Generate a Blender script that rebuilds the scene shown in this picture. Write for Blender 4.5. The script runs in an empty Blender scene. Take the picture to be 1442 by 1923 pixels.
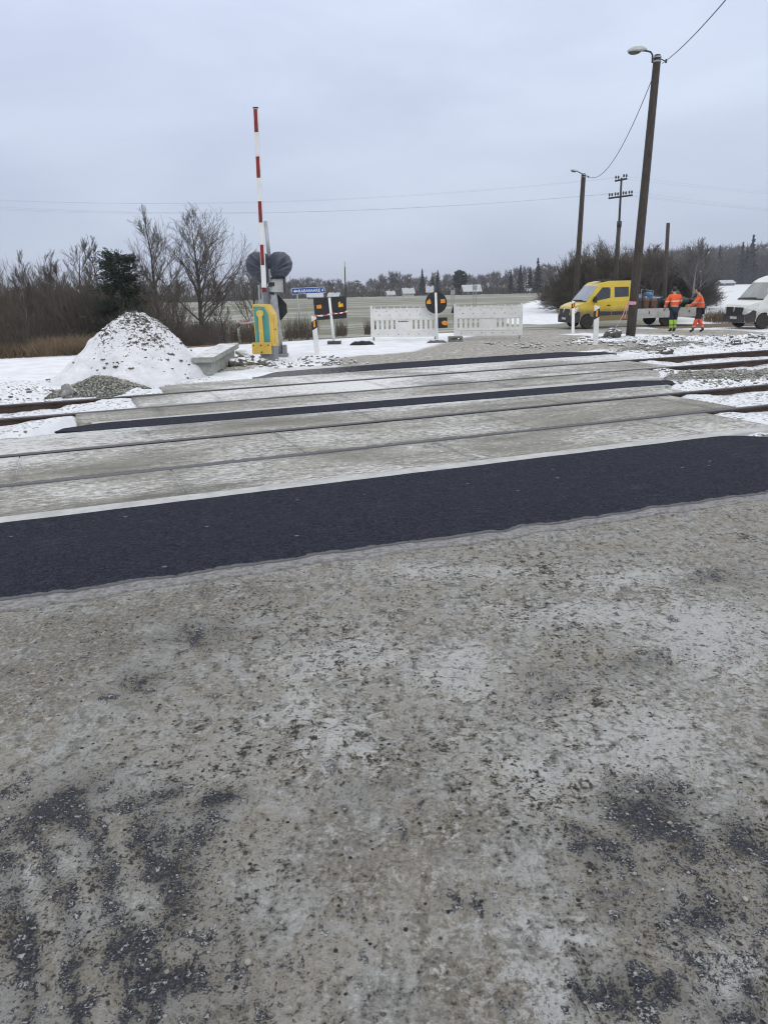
import bpy, bmesh, math, random
import numpy as np
from mathutils import Vector, Matrix
R_ = math.radians
SC = bpy.context.scene
COL = SC.collection
# ------------------------------------------------------------------ camera
FPX, PITCH, ROLL, TH, CAMH = 1445.3, 0.28915, -0.025, 1.19153, 1.8143
PW, PH = 1442.0, 1923.0
cF = np.array([0, math.cos(PITCH), -math.sin(PITCH)])
_r0 = np.array([1.0, 0, 0]); _u0 = np.cross(_r0, cF)
cR = math.cos(ROLL)*_r0 + math.sin(ROLL)*_u0
cU = -math.sin(ROLL)*_r0 + math.cos(ROLL)*_u0
cam_d = bpy.data.cameras.new('camera')
cam = bpy.data.objects.new('camera', cam_d); COL.objects.link(cam)
m = Matrix.Identity(4)
for i in range(3):
    m[i][0] = cR[i]; m[i][1] = cU[i]; m[i][2] = -cF[i]
m[2][3] = CAMH
cam.matrix_world = m
cam_d.sensor_fit = 'VERTICAL'; cam_d.sensor_height = 36.0
cam_d.lens = 36.0*FPX/PH
cam_d.clip_start = 0.05; cam_d.clip_end = 6000
SC.camera = cam
# ------------------------------------------------------------------ world and sun
SUN_EL, SUN_AZ = R_(38), R_(150)
W = bpy.data.worlds.new('World'); SC.world = W; W.use_nodes = True
nt = W.node_tree; nt.nodes.clear()
def wn(t, **k):
    n = nt.nodes.new(t)
    for a, b in k.items(): setattr(n, a, b)
    return n
wout = wn('ShaderNodeOutputWorld'); bg = wn('ShaderNodeBackground')
bg.inputs['Strength'].default_value = 0.1
sky = wn('ShaderNodeTexSky', sky_type='NISHITA', sun_disc=False)
sky.sun_elevation = SUN_EL; sky.sun_rotation = SUN_AZ
tc = wn('ShaderNodeTexCoord'); sep = wn('ShaderNodeSeparateXYZ')
nt.links.new(tc.outputs['Generated'], sep.inputs[0])
mp = wn('ShaderNodeMapping'); mp.inputs['Scale'].default_value = (1.2, 1.2, 4.2)
mp.inputs['Rotation'].default_value = (0.03, -0.05, 0.4)
nt.links.new(tc.outputs['Generated'], mp.inputs[0])
n1 = wn('ShaderNodeTexNoise'); n1.inputs['Scale'].default_value = 1.9; n1.inputs['Detail'].default_value = 6
n1.inputs['Roughness'].default_value = 0.5; n1.inputs['Distortion'].default_value = 0.35
nt.links.new(mp.outputs[0], n1.inputs['Vector'])
zr = wn('ShaderNodeMapRange'); zr.inputs['From Min'].default_value = 0.0; zr.inputs['From Max'].default_value = 1.0
zr.inputs['To Min'].default_value = 1.06; zr.inputs['To Max'].default_value = 2.1
nt.links.new(sep.outputs['Z'], zr.inputs['Value'])
cr = wn('ShaderNodeValToRGB')
e = cr.color_ramp.elements
e[0].position = 0.30; e[0].color = (0.465, 0.520, 0.665, 1)
e[1].position = 0.72; e[1].color = (0.600, 0.672, 0.805, 1)
nt.links.new(n1.outputs['Fac'], cr.inputs[0])
hz_ = wn('ShaderNodeMapRange'); hz_.inputs['From Min'].default_value = 0.05; hz_.inputs['From Max'].default_value = 0.30
hz_.inputs['To Min'].default_value = 0.0; hz_.inputs['To Max'].default_value = 1.0
nt.links.new(sep.outputs['Z'], hz_.inputs['Value'])
vm = wn('ShaderNodeVectorMath', operation='SCALE')
nt.links.new(cr.outputs[0], vm.inputs[0])
mul = wn('ShaderNodeMath', operation='MULTIPLY'); mul.inputs[1].default_value = 9.6
nt.links.new(zr.outputs[0], mul.inputs[0]); nt.links.new(mul.outputs[0], vm.inputs['Scale'])
zen = wn('ShaderNodeMapRange', interpolation_type='SMOOTHSTEP'); zen.inputs['From Min'].default_value = 0.30; zen.inputs['From Max'].default_value = 0.62
nt.links.new(sep.outputs['Z'], zen.inputs['Value'])
vz = wn('ShaderNodeMix', data_type='RGBA'); vz.inputs[7].default_value = (12.2, 12.2, 12.3, 1)   # thinner, brighter cloud overhead
nt.links.new(zen.outputs[0], vz.inputs[0]); nt.links.new(vm.outputs[0], vz.inputs[6])
mx = wn('ShaderNodeMix', data_type='RGBA'); mx.inputs[0].default_value = 0.95
nt.links.new(sky.outputs[0], mx.inputs[6]); nt.links.new(vz.outputs[2], mx.inputs[7])
nt.links.new(mx.outputs[2], bg.inputs['Color']); nt.links.new(bg.outputs[0], wout.inputs[0])
sd = bpy.data.lights.new('sun', 'SUN'); sd.energy = 0.6; sd.angle = R_(30); sd.color = (1, 0.96, 0.9)
sun = bpy.data.objects.new('sun', sd); COL.objects.link(sun)
# light comes from azimuth SUN_AZ measured from +Y towards +X
sdir = Vector((math.sin(SUN_AZ)*math.cos(SUN_EL), math.cos(SUN_AZ)*math.cos(SUN_EL), math.sin(SUN_EL)))
sun.rotation_euler = sdir.to_track_quat('Z', 'Y').to_euler()
SC.view_settings.view_transform = 'Standard'; SC.view_settings.look = 'None'
SC.view_settings.exposure = 0.0; SC.view_settings.gamma = 1.0
SC.cycles.max_bounces = 6
SC.cycles.use_denoising = True
SC.cycles.filter_width = 1.15
# ------------------------------------------------------------------ numeric helpers
rnd = random.Random(7)
def S(a, b, x):
    t = np.clip((np.asarray(x, float)-a)/(b-a), 0, 1)
    return t*t*(3-2*t)
def _h(ix, iy, s):
    n = (ix*374761393 + iy*668265263 + s*974634777) & 0xFFFFFFFF
    n = ((n ^ (n >> 13))*1274126177) & 0xFFFFFFFF
    return ((n ^ (n >> 16)) & 0xFFFF)/65535.0
def vnoise(x, y, s=0):
    x = np.asarray(x, float); y = np.asarray(y, float)
    ix = np.floor(x).astype(np.int64); iy = np.floor(y).astype(np.int64)
    fx = x-ix; fy = y-iy
    fx = fx*fx*(3-2*fx); fy = fy*fy*(3-2*fy)
    a = _h(ix, iy, s); b = _h(ix+1, iy, s); c = _h(ix, iy+1, s); d = _h(ix+1, iy+1, s)
    return (a*(1-fx)+b*fx)*(1-fy)+(c*(1-fx)+d*fx)*fy
def fbm(x, y, o=4, s=0):
    t = 0; a = 0.5; n = 0
    for k in range(o):
        t = t+a*vnoise(np.asarray(x)*2**k+17.3*k, np.asarray(y)*2**k-9.1*k, s+k); n += a; a *= 0.5
    return t/n
SU, CU = math.sin(TH), math.cos(TH)
def uv(x, y): return x*SU+y*CU, -x*CU+y*SU
def xy(u, v): return u*SU-v*CU, u*CU+v*SU
YAW = math.atan2(CU, SU)
def redge(v): return 3.1+0.62*v           # right hand edge of the crossing deck
def ledge(v): return np.where(np.asarray(v) > 11.3, -8.0+0*np.asarray(v), -12.0)
def ul(v): return np.interp(v, [10.9, 10.95, 11.7, 12.76, 12.8, 14.33, 14.36, 15.6, 15.8, 17.2], [-30, -0.4, -0.05, 0.0, 0.95, 0.95, 1.55, 1.7, 3.45, 3.45])
def inside(u, v):
    lft = S(-0.05, 0.06, u-ul(v))
    return lft*(1-S(-0.15, 0.15, u-redge(v)))*S(4.3, 4.5, v)*(1-S(16.6, 17.2, v))
SIDE0, SIDE1 = 13.0, 19.0
WR = []                                     # white far road centre line, filled below
def hz(x, y, bumps=True):
    x = np.asarray(x, float); y = np.asarray(y, float)
    u, v = uv(x, y)
    side = S(SIDE0, SIDE1, u)
    st = 25.6*(1-side)+16.6*side; en = 32*(1-side)+26.0*side
    z = -(0.8*(1-side)+0.62*side)*S(0, 1, (v-st)/(en-st))
    z = z-0.3*S(32, 60, v)-1.5*S(60, 270, v)
    ins = inside(u, v)
    bal = S(6.0, 6.9, v)*(1-S(15.2, 16.4, v))*(1-ins)
    dl = np.where(u > redge(v)-1.5, S(0.05, 1.3, u-redge(v)), S(0.05, 1.6, ul(v)-u))
    z = z-0.115*bal*(0.12+0.88*dl)-0.09*ins
    z = z-0.06*(1-S(4.6, 6.0, v))
    if bumps:
        near = 1-S(60, 110, v)
        rub = rubble(u, v)
        f1 = fbm(x*1.1, y*1.1, 3, 3)-0.5
        f2 = fbm(x*4.5, y*4.5, 3, 9)-0.5
        z = z+near*(1-ins)*(0.02+0.14*rub)*f1*1.2+near*(1-ins)*(0.012+0.11*rub)*f2
        # mounds beside and between the tracks
        z = z+bal*0.05*(f2+f1)
        mid = S(10.1, 10.7, v)*(1-S(11.7, 12.3, v))*(1-ins)
        z = z+mid*(0.07+0.10*f1)
        gr = np.exp(-(((u-11.6)/1.6)**2+((v-11.15)/0.42)**2))
        z = z+0.05*gr*(1-ins)
        rb = np.exp(-(((u-15.2)/3.2)**2+((v-17.4)/1.0)**2))+0.8*np.exp(-(((u-22)/4)**2+((v-17.6)/1.3)**2))
        z = z+0.16*rb*(0.6+0.8*f1)
        lb = np.exp(-(((u+3.5)/3.0)**2+((v-17.0)/0.9)**2))
        z = z+0.10*lb
        bank = np.exp(-(((u-3.6)/1.0)**2+((v-17.6)/0.45)**2))
        z = z+0.10*bank*(0.5+f2+f1)
    return z
def rubble(u, v):
    r = S(15.2, 16.2, v)*(1-S(20.0, 22.8, v))*S(0, 0.8, u-redge(v)+0.2)
    l = S(14.9, 15.4, v)*(1-S(17.6, 19.0, v))*(1-S(2.5, 3.6, u))
    m = 0.5*S(17.2, 17.6, v)*(1-S(19.8, 20.6, v))*S(3.0, 3.6, u)*(1-S(5.8, 7.2, u))
    return np.clip(r+l*0.7+m, 0, 1)
def hzs(x, y): return float(hz(x, y))
def ray(px, py):
    d = cF+cR*(px-721)/FPX-cU*(py-961.5)/FPX
    return d
def _s(a, b, x):
    t = (x-a)/(b-a); t = 0.0 if t < 0 else (1.0 if t > 1 else t)
    return t*t*(3-2*t)
def zf(x, y):                               # plain scalar ground height, without the small bumps
    u = x*SU+y*CU; v = -x*CU+y*SU
    side = _s(SIDE0, SIDE1, u)
    st = 25.6*(1-side)+16.6*side; en = 32*(1-side)+26.0*side
    z = -(0.8*(1-side)+0.62*side)*_s(st, en, v)-0.3*_s(32, 60, v)-1.5*_s(60, 270, v)
    if v < 17.5: return float(hz(x, y, False))
    return z-0.0
def at(px, py):                             # where the line of sight meets the terrain
    d = ray(px, py); dx, dy, dz = float(d[0]), float(d[1]), float(d[2]); t = 1.0
    for _ in range(400):
        gap = CAMH+dz*t-zf(dx*t, dy*t)
        if gap < 0.004 or t > 1500: break
        t += max(0.01, gap/(abs(dz)+0.16))
    return dx*t, dy*t
def dep(px, py, Y):                         # point on that line of sight at world depth Y
    d = ray(px, py); t = Y/d[1]
    return Vector((d[0]*t, d[1]*t, CAMH+d[2]*t))
# ------------------------------------------------------------------ materials
def new_mat(name):
    mt = bpy.data.materials.new(name); mt.use_nodes = True
    n = mt.node_tree; n.nodes.clear()
    o = n.nodes.new('ShaderNodeOutputMaterial'); p = n.nodes.new('ShaderNodeBsdfPrincipled')
    n.links.new(p.outputs[0], o.inputs[0])
    return mt, n, p
class NB:
    def __init__(s, n): s.n = n
    def add(s, t, **k):
        x = s.n.nodes.new(t)
        for a, b in k.items(): setattr(x, a, b)
        return x
    def coord(s, kind='Object', scale=(1, 1, 1)):
        c = s.add('ShaderNodeTexCoord'); mpn = s.add('ShaderNodeMapping')
        mpn.inputs['Scale'].default_value = scale
        s.n.links.new(c.outputs[kind], mpn.inputs[0]); return mpn.outputs[0]
    def noise(s, vec, scale, detail=4, rough=0.55, dist=0.0):
        x = s.add('ShaderNodeTexNoise'); x.inputs['Scale'].default_value = scale
        x.inputs['Detail'].default_value = detail; x.inputs['Roughness'].default_value = rough
        x.inputs['Distortion'].default_value = dist
        s.n.links.new(vec, x.inputs['Vector']); return x.outputs['Fac']
    def voro(s, vec, scale, out='Distance', feature='F1'):
        x = s.add('ShaderNodeTexVoronoi', feature=feature); x.inputs['Scale'].default_value = scale
        s.n.links.new(vec, x.inputs['Vector']); return x.outputs[out]
    def ss(s, v, a, b, lo=0.0, hi=1.0):
        x = s.add('ShaderNodeMapRange', interpolation_type='SMOOTHSTEP')
        x.inputs['From Min'].default_value = a; x.inputs['From Max'].default_value = b
        x.inputs['To Min'].default_value = lo; x.inputs['To Max'].default_value = hi
        s.n.links.new(v, x.inputs['Value']); return x.outputs[0]
    def math(s, op, a, b=None):
        x = s.add('ShaderNodeMath', operation=op)
        for i, q in enumerate((a, b)):
            if q is None: continue
            if isinstance(q, (int, float)): x.inputs[i].default_value = q
            else: s.n.links.new(q, x.inputs[i])
        return x.outputs[0]
    def mix(s, f, a, b):
        x = s.add('ShaderNodeMix', data_type='RGBA')
        for i, q in ((0, f), (6, a), (7, b)):
            if isinstance(q, (int, float)): x.inputs[i].default_value = q
            elif isinstance(q, tuple): x.inputs[i].default_value = q if len(q) == 4 else (*q, 1)
            else: s.n.links.new(q, x.inputs[i])
        return x.outputs[2]
    def attr(s, name):
        x = s.add('ShaderNodeAttribute'); x.attribute_name = name; return x.outputs['Fac']
    def bump(s, p, h, strength=0.5, dist=0.02):
        x = s.add('ShaderNodeBump'); x.inputs['Strength'].default_value = strength
        x.inputs['Distance'].default_value = dist
        s.n.links.new(h, x.inputs['Height']); s.n.links.new(x.outputs[0], p.inputs['Normal'])
    def link(s, a, b): s.n.links.new(a, b)
MATS = {}
def M(name, col, rough=0.6, metal=0.0, var=0.25, scale=6.0, dirt=None, dirt_amt=0.35, bump=0.0, bscale=40.0, coat=0.0, stretch=(1, 1, 1), trans=0.0):
    if name in MATS: return MATS[name]
    mt, n, p = new_mat(name); b = NB(n)
    v = b.coord('Object', stretch)
    f = b.noise(v, scale, 5)
    lo = tuple(c*(1-var) for c in col); hi = tuple(min(1, c*(1+var)) for c in col)
    c = b.mix(b.ss(f, 0.3, 0.7), lo, hi)
    if dirt:
        g = b.noise(v, scale*2.7, 6, 0.65)
        c = b.mix(b.ss(g, 0.62-dirt_amt*0.35, 0.75, 0, min(1, dirt_amt*1.8)), c, dirt)
    b.link(c, p.inputs['Base Color'])
    p.inputs['Roughness'].default_value = rough; p.inputs['Metallic'].default_value = metal
    if coat: p.inputs['Coat Weight'].default_value = coat
    if bump: b.bump(p, b.noise(v, bscale, 4), bump, 0.01)
    MATS[name] = mt
    return mt
# ------------------------------------------------------------------ mesh helpers
class MB:
    def __init__(s): s.v = []; s.f = []; s.mi = []
    def face(s, idx, mi=0): s.f.append(idx); s.mi.append(mi)
    def box(s, c, d, mi=0, rot=None):
        c = Vector(c); h = Vector(d)/2; n = len(s.v)
        for z in (-1, 1):
            for y in (-1, 1):
                for x in (-1, 1):
                    q = Vector((x*h.x, y*h.y, z*h.z))
                    if rot is not None: q = rot @ q
                    s.v.append(tuple(c+q))
        for q in ((0, 2, 3, 1), (4, 5, 7, 6), (0, 1, 5, 4), (2, 6, 7, 3), (0, 4, 6, 2), (1, 3, 7, 5)):
            s.face([n+i for i in q], mi)
    def tube(s, pts, rad, n=8, mi=0, caps=True):
        pts = [Vector(p) for p in pts]
        if not isinstance(rad, (list, tuple)): rad = [rad]*len(pts)
        base = len(s.v); ref = None
        for i, p in enumerate(pts):
            t = (pts[min(i+1, len(pts)-1)]-pts[max(i-1, 0)])
            if t.length < 1e-9: t = Vector((0, 0, 1))
            t.normalize()
            if ref is None: ref = Vector((0, 0, 1)).cross(t) if abs(t.z) < 0.9 else Vector((1, 0, 0)).cross(t)
            a = (ref-t*ref.dot(t)); 
            if a.length < 1e-6: a = t.orthogonal()
            a.normalize(); bb = t.cross(a); ref = a
            for k in range(n):
                w = 2*math.pi*k/n
                s.v.append(tuple(p+(a*math.cos(w)+bb*math.sin(w))*rad[i]))
        for i in range(len(pts)-1):
            for k in range(n):
                k2 = (k+1) % n; o = base+i*n
                s.face([o+k, o+k2, o+n+k2, o+n+k], mi)
        if caps:
            s.face([base+k for k in range(n)][::-1], mi)
            s.face([base+(len(pts)-1)*n+k for k in range(n)], mi)
    def lathe(s, prof, c=(0, 0, 0), n=16, mi=0, ax='z'):
        base = len(s.v); c = Vector(c)
        for r, z in prof:
            for k in range(n):
                w = 2*math.pi*k/n
                q = (r*math.cos(w), r*math.sin(w), z)
                if ax == 'y': q = (q[0], q[2], q[1])
                if ax == 'x': q = (q[2], q[0], q[1])
                s.v.append(tuple(c+Vector(q)))
        for i in range(len(prof)-1):
            for k in range(n):
                k2 = (k+1) % n; o = base+i*n
                s.face([o+k, o+k2, o+n+k2, o+n+k], mi)
        s.face([base+k for k in range(n)][::-1], mi); s.face([base+(len(prof)-1)*n+k for k in range(n)], mi)
    def prism(s, poly, ext, mi=0):
        n = len(poly); b0 = len(s.v); ext = Vector(ext)
        for p in poly: s.v.append(tuple(Vector(p)))
        for p in poly: s.v.append(tuple(Vector(p)+ext))
        s.face([b0+i for i in range(n)][::-1], mi); s.face([b0+n+i for i in range(n)], mi)
        for i in range(n):
            j = (i+1) % n
            s.face([b0+i, b0+j, b0+n+j, b0+n+i], mi)
    def ell(s, c, r, nu=12, nv=8, mi=0, fn=None):
        base = len(s.v); c = Vector(c)
        for i in range(nv+1):
            ph = -math.pi/2+math.pi*i/nv
            for k in range(nu):
                w = 2*math.pi*k/nu
                d = Vector((math.cos(ph)*math.cos(w), math.cos(ph)*math.sin(w), math.sin(ph)))
                q = Vector((d.x*r[0], d.y*r[1], d.z*r[2]))
                if fn: q = fn(d, q)
                s.v.append(tuple(c+q))
        for i in range(nv):
            for k in range(nu):
                k2 = (k+1) % nu; o = base+i*nu
                s.face([o+k, o+k2, o+nu+k2, o+nu+k], mi)
    def build(s, name, mats, parent=None, loc=None, rotz=0.0, smooth=False, bevel=0.0, fix=True):
        me = bpy.data.meshes.new(name)
        me.from_pydata(s.v, [], s.f)
        if not isinstance(mats, (list, tuple)): mats = [mats]
        for q in mats: me.materials.append(q)
        me.polygons.foreach_set('material_index', s.mi)
        if smooth: me.polygons.foreach_set('use_smooth', [True]*len(s.f))
        if fix:
            bm = bmesh.new(); bm.from_mesh(me); bmesh.ops.recalc_face_normals(bm, faces=bm.faces[:]); bm.to_mesh(me); bm.free()
        me.update()
        o = bpy.data.objects.new(name, me); COL.objects.link(o)
        if parent: o.parent = parent
        if loc is not None: o.location = loc
        o.rotation_euler = (0, 0, rotz)
        if bevel:
            bv = o.modifiers.new('bevel', 'BEVEL'); bv.width = bevel; bv.segments = 2; bv.limit_method = 'ANGLE'; bv.angle_limit = R_(35)
        return o
def tag(o, label=None, cat=None, group=None, kind=None):
    if label: o['label'] = label
    if cat: o['category'] = cat
    if group: o['group'] = group
    if kind: o['kind'] = kind
    return o
def empty(name, loc, rz=0.0, label=None, cat=None, group=None):
    o = bpy.data.objects.new(name, None); COL.objects.link(o)
    o.location = loc; o.rotation_euler = (0, 0, rz); o.empty_display_size = 0.2
    return tag(o, label, cat, group)
def copy_tree(o, parent=None):
    c = o.copy(); COL.objects.link(c)
    if parent is not None: c.parent = parent
    for ch in list(o.children): copy_tree(ch, c)
    return c
def grid_mesh(name, X, Y, Z, mat, attrs=None, smooth=True, kind='structure'):
    ny, nx = X.shape
    co = np.stack([X, Y, Z], -1).reshape(-1, 3).astype(np.float32)
    i = np.arange(ny*nx).reshape(ny, nx)
    q = np.stack([i[:-1, :-1], i[:-1, 1:], i[1:, 1:], i[1:, :-1]], -1).reshape(-1, 4)
    me = bpy.data.meshes.new(name)
    me.vertices.add(len(co)); me.vertices.foreach_set('co', co.ravel())
    me.loops.add(q.size); me.loops.foreach_set('vertex_index', q.ravel().astype(np.int32))
    me.polygons.add(len(q)); me.polygons.foreach_set('loop_start', np.arange(0, q.size, 4, dtype=np.int32))
    me.polygons.foreach_set('loop_total', np.full(len(q), 4, dtype=np.int32))
    me.update(calc_edges=True); me.validate()
    if smooth: me.polygons.foreach_set('use_smooth', np.ones(len(q), bool))
    for k, a in (attrs or {}).items():
        at_ = me.attributes.new(k, 'FLOAT', 'POINT'); at_.data.foreach_set('value', np.ascontiguousarray(a, np.float32).ravel())
    me.materials.append(mat)
    o = bpy.data.objects.new(name, me); COL.objects.link(o)
    if kind: o['kind'] = kind
    return o
def spread(lo, hi, step, far_lo, far_hi, g=1.12):
    a = list(np.arange(lo, hi+1e-6, step)); s = step
    x = a[-1]
    while x < far_hi: s *= g; x += s; a.append(x)
    x = a[0]; s = step; pre = []
    while x > far_lo: s *= g; x -= s; pre.append(x)
    return np.array(pre[::-1]+a)
#@@GROUND
# ================================================================== terrain
def terrain_mat():
    mt, n, p = new_mat('snowy_ground'); b = NB(n)
    v = b.coord('Object')
    big = b.noise(v, 0.25, 4); mid = b.noise(v, 1.7, 5, 0.6); sm = b.noise(v, 9, 5, 0.65); fine = b.noise(v, 45, 4, 0.6)
    snow = b.mix(b.ss(mid, 0.35, 0.7), (0.66, 0.69, 0.74), (0.80, 0.82, 0.86))
    # stones poking through
    vd = b.voro(v, 7.5); vc = b.voro(v, 7.5, 'Color'); vd2 = b.voro(v, 17)
    st = b.mix(b.ss(fine, 0.3, 0.7), (0.075, 0.072, 0.068), (0.24, 0.235, 0.21))
    sa = b.attr('stones')
    th = b.math('ADD', b.math('MULTIPLY', sa, 0.75), b.math('MULTIPLY', b.math('SUBTRACT', sm, 0.5), 1.5))
    th = b.math('ADD', th, b.math('MULTIPLY', b.math('SUBTRACT', mid, 0.5), 1.2))
    smask = b.math('MULTIPLY', b.ss(th, 0.42, 0.58), b.ss(b.math('ADD', vd2, b.math('MULTIPLY', vd, 0.4)), 0.75, 0.45))
    smask = b.math('MULTIPLY', smask, b.ss(sa, 0.02, 0.15))
    col = b.mix(smask, snow, st)
    # bare gravel
    ga = b.attr('gravel')
    gcol = b.mix(b.ss(b.voro(v, 26), 0.1, 0.55), (0.27, 0.28, 0.25), (0.055, 0.057, 0.052))
    gcol = b.mix(b.ss(b.noise(v, 30, 3), 0.45, 0.65), gcol, (0.34, 0.345, 0.31))
    gm = b.ss(b.math('ADD', ga, b.math('MULTIPLY', b.math('SUBTRACT', sm, 0.5), 0.9)), 0.42, 0.58)
    col = b.mix(gm, col, gcol)
    # dirty trodden road
    da = b.attr('dirt')
    dc = b.mix(b.ss(sm, 0.35, 0.68), (0.20, 0.187, 0.16), (0.43, 0.42, 0.39))
    dc = b.mix(b.ss(fine, 0.52, 0.66, 0, 0.6), dc, (0.12, 0.11, 0.095))
    dc = b.mix(b.ss(mid, 0.56, 0.7, 0, 0.55), dc, (0.60, 0.61, 0.62))
    dm = b.ss(b.math('ADD', da, b.math('ADD', b.math('MULTIPLY', b.math('SUBTRACT', mid, 0.5), 0.7), b.math('MULTIPLY', b.math('SUBTRACT', sm, 0.5), 0.5))), 0.3, 0.7)
    col = b.mix(dm, col, dc)
    # winter field: young green crop under thin snow
    fa = b.attr('field')
    vs = b.coord('Object', (0.16, 1.0, 1)); vrow = b.noise(vs, 1.2, 5, 0.6, 0.4)
    vl = b.noise(b.coord('Object', (0.3, 1, 1)), 0.09, 4)
    grn = b.mix(b.ss(sm, 0.3, 0.7), (0.098, 0.104, 0.062), (0.185, 0.185, 0.128))
    fm = b.math('ADD', b.math('MULTIPLY', vrow, 0.75), b.math('MULTIPLY', vl, 0.55))
    fcol = b.mix(b.ss(fm, 0.60, 0.84, 0, 0.85), grn, (0.50, 0.51, 0.50))
    # ploughed snow field on the right
    ra = b.attr('rows')
    rowv = b.noise(b.coord('Object', (0.05, 0.55, 1)), 1.0, 5, 0.65, 0.6)
    rcol = b.mix(b.ss(rowv, 0.56, 0.70, 0, 0.55), (0.66, 0.69, 0.72), (0.30, 0.29, 0.26))
    fcol = b.mix(ra, fcol, rcol)
    col = b.mix(b.ss(b.math('ADD', fa, b.math('MULTIPLY', b.math('SUBTRACT', mid, 0.5), 0.6)), 0.35, 0.65), col, fcol)
    # dry brown turf
    ba = b.attr('turf')
    tcv = b.mix(b.ss(sm, 0.3, 0.7), (0.075, 0.05, 0.028), (0.19, 0.13, 0.07))
    tcv = b.mix(b.ss(mid, 0.6, 0.75, 0, 0.7), tcv, (0.6, 0.62, 0.65))
    col = b.mix(b.ss(b.math('ADD', ba, b.math('MULTIPLY', b.math('SUBTRACT', sm, 0.5), 0.8)), 0.4, 0.6), col, tcv)
    b.link(col, p.inputs['Base Color']); p.inputs['Roughness'].default_value = 0.8
    h = b.math('ADD', b.math('MULTIPLY', sm, 0.7), b.math('MULTIPLY', fine, 0.35))
    h = b.math('ADD', h, b.math('MULTIPLY', smask, 0.35))
    b.bump(p, h, 0.5, 0.06)
    return mt
def seg_mask(x, y, pts, w0, w1):
    d = np.full(np.shape(x), 1e9)
    for (ax, ay), (bx, by) in zip(pts[:-1], pts[1:]):
        dx, dy = bx-ax, by-ay; L = dx*dx+dy*dy
        t = np.clip(((x-ax)*dx+(y-ay)*dy)/L, 0, 1)
        d = np.minimum(d, np.hypot(x-ax-t*dx, y-ay-t*dy))
    return 1-S(w0, w1, d)
gx = spread(-13, 19, 0.11, -900, 900, 1.11)
gy = spread(4.0, 33, 0.11, -60, 1000, 1.09)
GX, GY = np.meshgrid(gx, gy)
GU, GV = uv(GX, GY)
GZ = hz(GX, GY)
# sink the ground below the sheets laid on the crossing and the near road
near_road = (1-S(4.5, 4.9, GV))
GZ = GZ-0.06*near_road
road_far = [at(880, 672), at(905, 655), at(930, 645), at(990, 628), at(1040, 618), at(1140, 622), at(1300, 622), at(1440, 622)]
dirt = seg_mask(GX, GY, [at(760, 676), at(1090, 652)], 1.2, 2.6)*S(16.8, 17.0, GV)
dirt = np.maximum(dirt, seg_mask(GX, GY, [at(900, 662), at(960, 640), at(1000, 628)], 1.2, 2.6)*S(16.8, 17.0, GV))
dirt = np.maximum(dirt, seg_mask(GX, GY, [at(1000, 625), at(1080, 619), at(1200, 622), at(1330, 624), at(1600, 622)], 0.9, 3.0)*0.9)
dirt = np.maximum(dirt, 0.45*seg_mask(GX, GY, [at(510, 700), at(720, 682)], 0.35, 1.1)*S(16.8, 17.0, GV))
dirt = np.maximum(dirt, 0.9*np.exp(-(((GU-3.2)/1.3)**2+((GV-17.6)/0.5)**2)))
stones = rubble(GU, GV)*0.9
bz = S(6.0, 6.6, GV)*(1-S(15.4, 16.0, GV))
stones = np.maximum(stones, bz*0.70*(1-inside(GU, GV)))
gravel0 = bz*0.30*(1-inside(GU, GV))*fbm(GX*0.8, GY*0.8, 3, 95)*1.6
stones = np.maximum(stones, 0.35*S(16, 16.5, GV)*(1-S(19, 20, GV))*(1-S(3, 6, GU)))
gravel = np.exp(-(((GU-11.7)/1.9)**2+((GV-11.15)/0.5)**2))*1.3
gravel = np.maximum(gravel, 1.0*S(redge(GV)-0.4, redge(GV)+0.3, GU)*S(4.0, 4.6, GV)*(1-S(6.4, 7.0, GV)))
gravel = np.maximum(gravel, 0.75*np.exp(-(((GU-14.6)/2.6)**2+((GV-16.6)/0.7)**2)))
wr = [at(1015, 606), at(1000, 590), at(1003, 578), at(1020, 568), at(1048, 561), at(1075, 557)]
gravel = np.maximum(gravel, gravel0)
white = seg_mask(GX, GY, wr, 1.3, 2.4)
field = S(31, 36, GV)*(1-white)
field = np.where(GU < 14, S(33, 37, GV), field)*(1-white)
rows = S(2, 6, GX-0.20*GY-4)
turf = S(24.9, 25.6, GV-(GU-3)*0.3*S(3, 9, GU))*(1-S(30, 34, GV))*(1-S(6.5, 8.5, GU))
turf = np.maximum(turf, 0.75*S(12.5, 14, GX)*S(36.5, 38.5, GY-0.12*(GX-15))*(1-S(40, 42, GY-0.12*(GX-15))))
tk = seg_mask(GX, GY, [(a+0.0, c) for a, c in wr], 0.45, 0.75)-seg_mask(GX, GY, wr, 0.15, 0.45)
dirt = np.maximum(dirt, 0.45*np.clip(tk, 0, 1))
grid_mesh('ground', GX, GY, GZ, terrain_mat(), dict(dirt=dirt, stones=stones, gravel=gravel, field=field, rows=rows, turf=turf))
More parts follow.
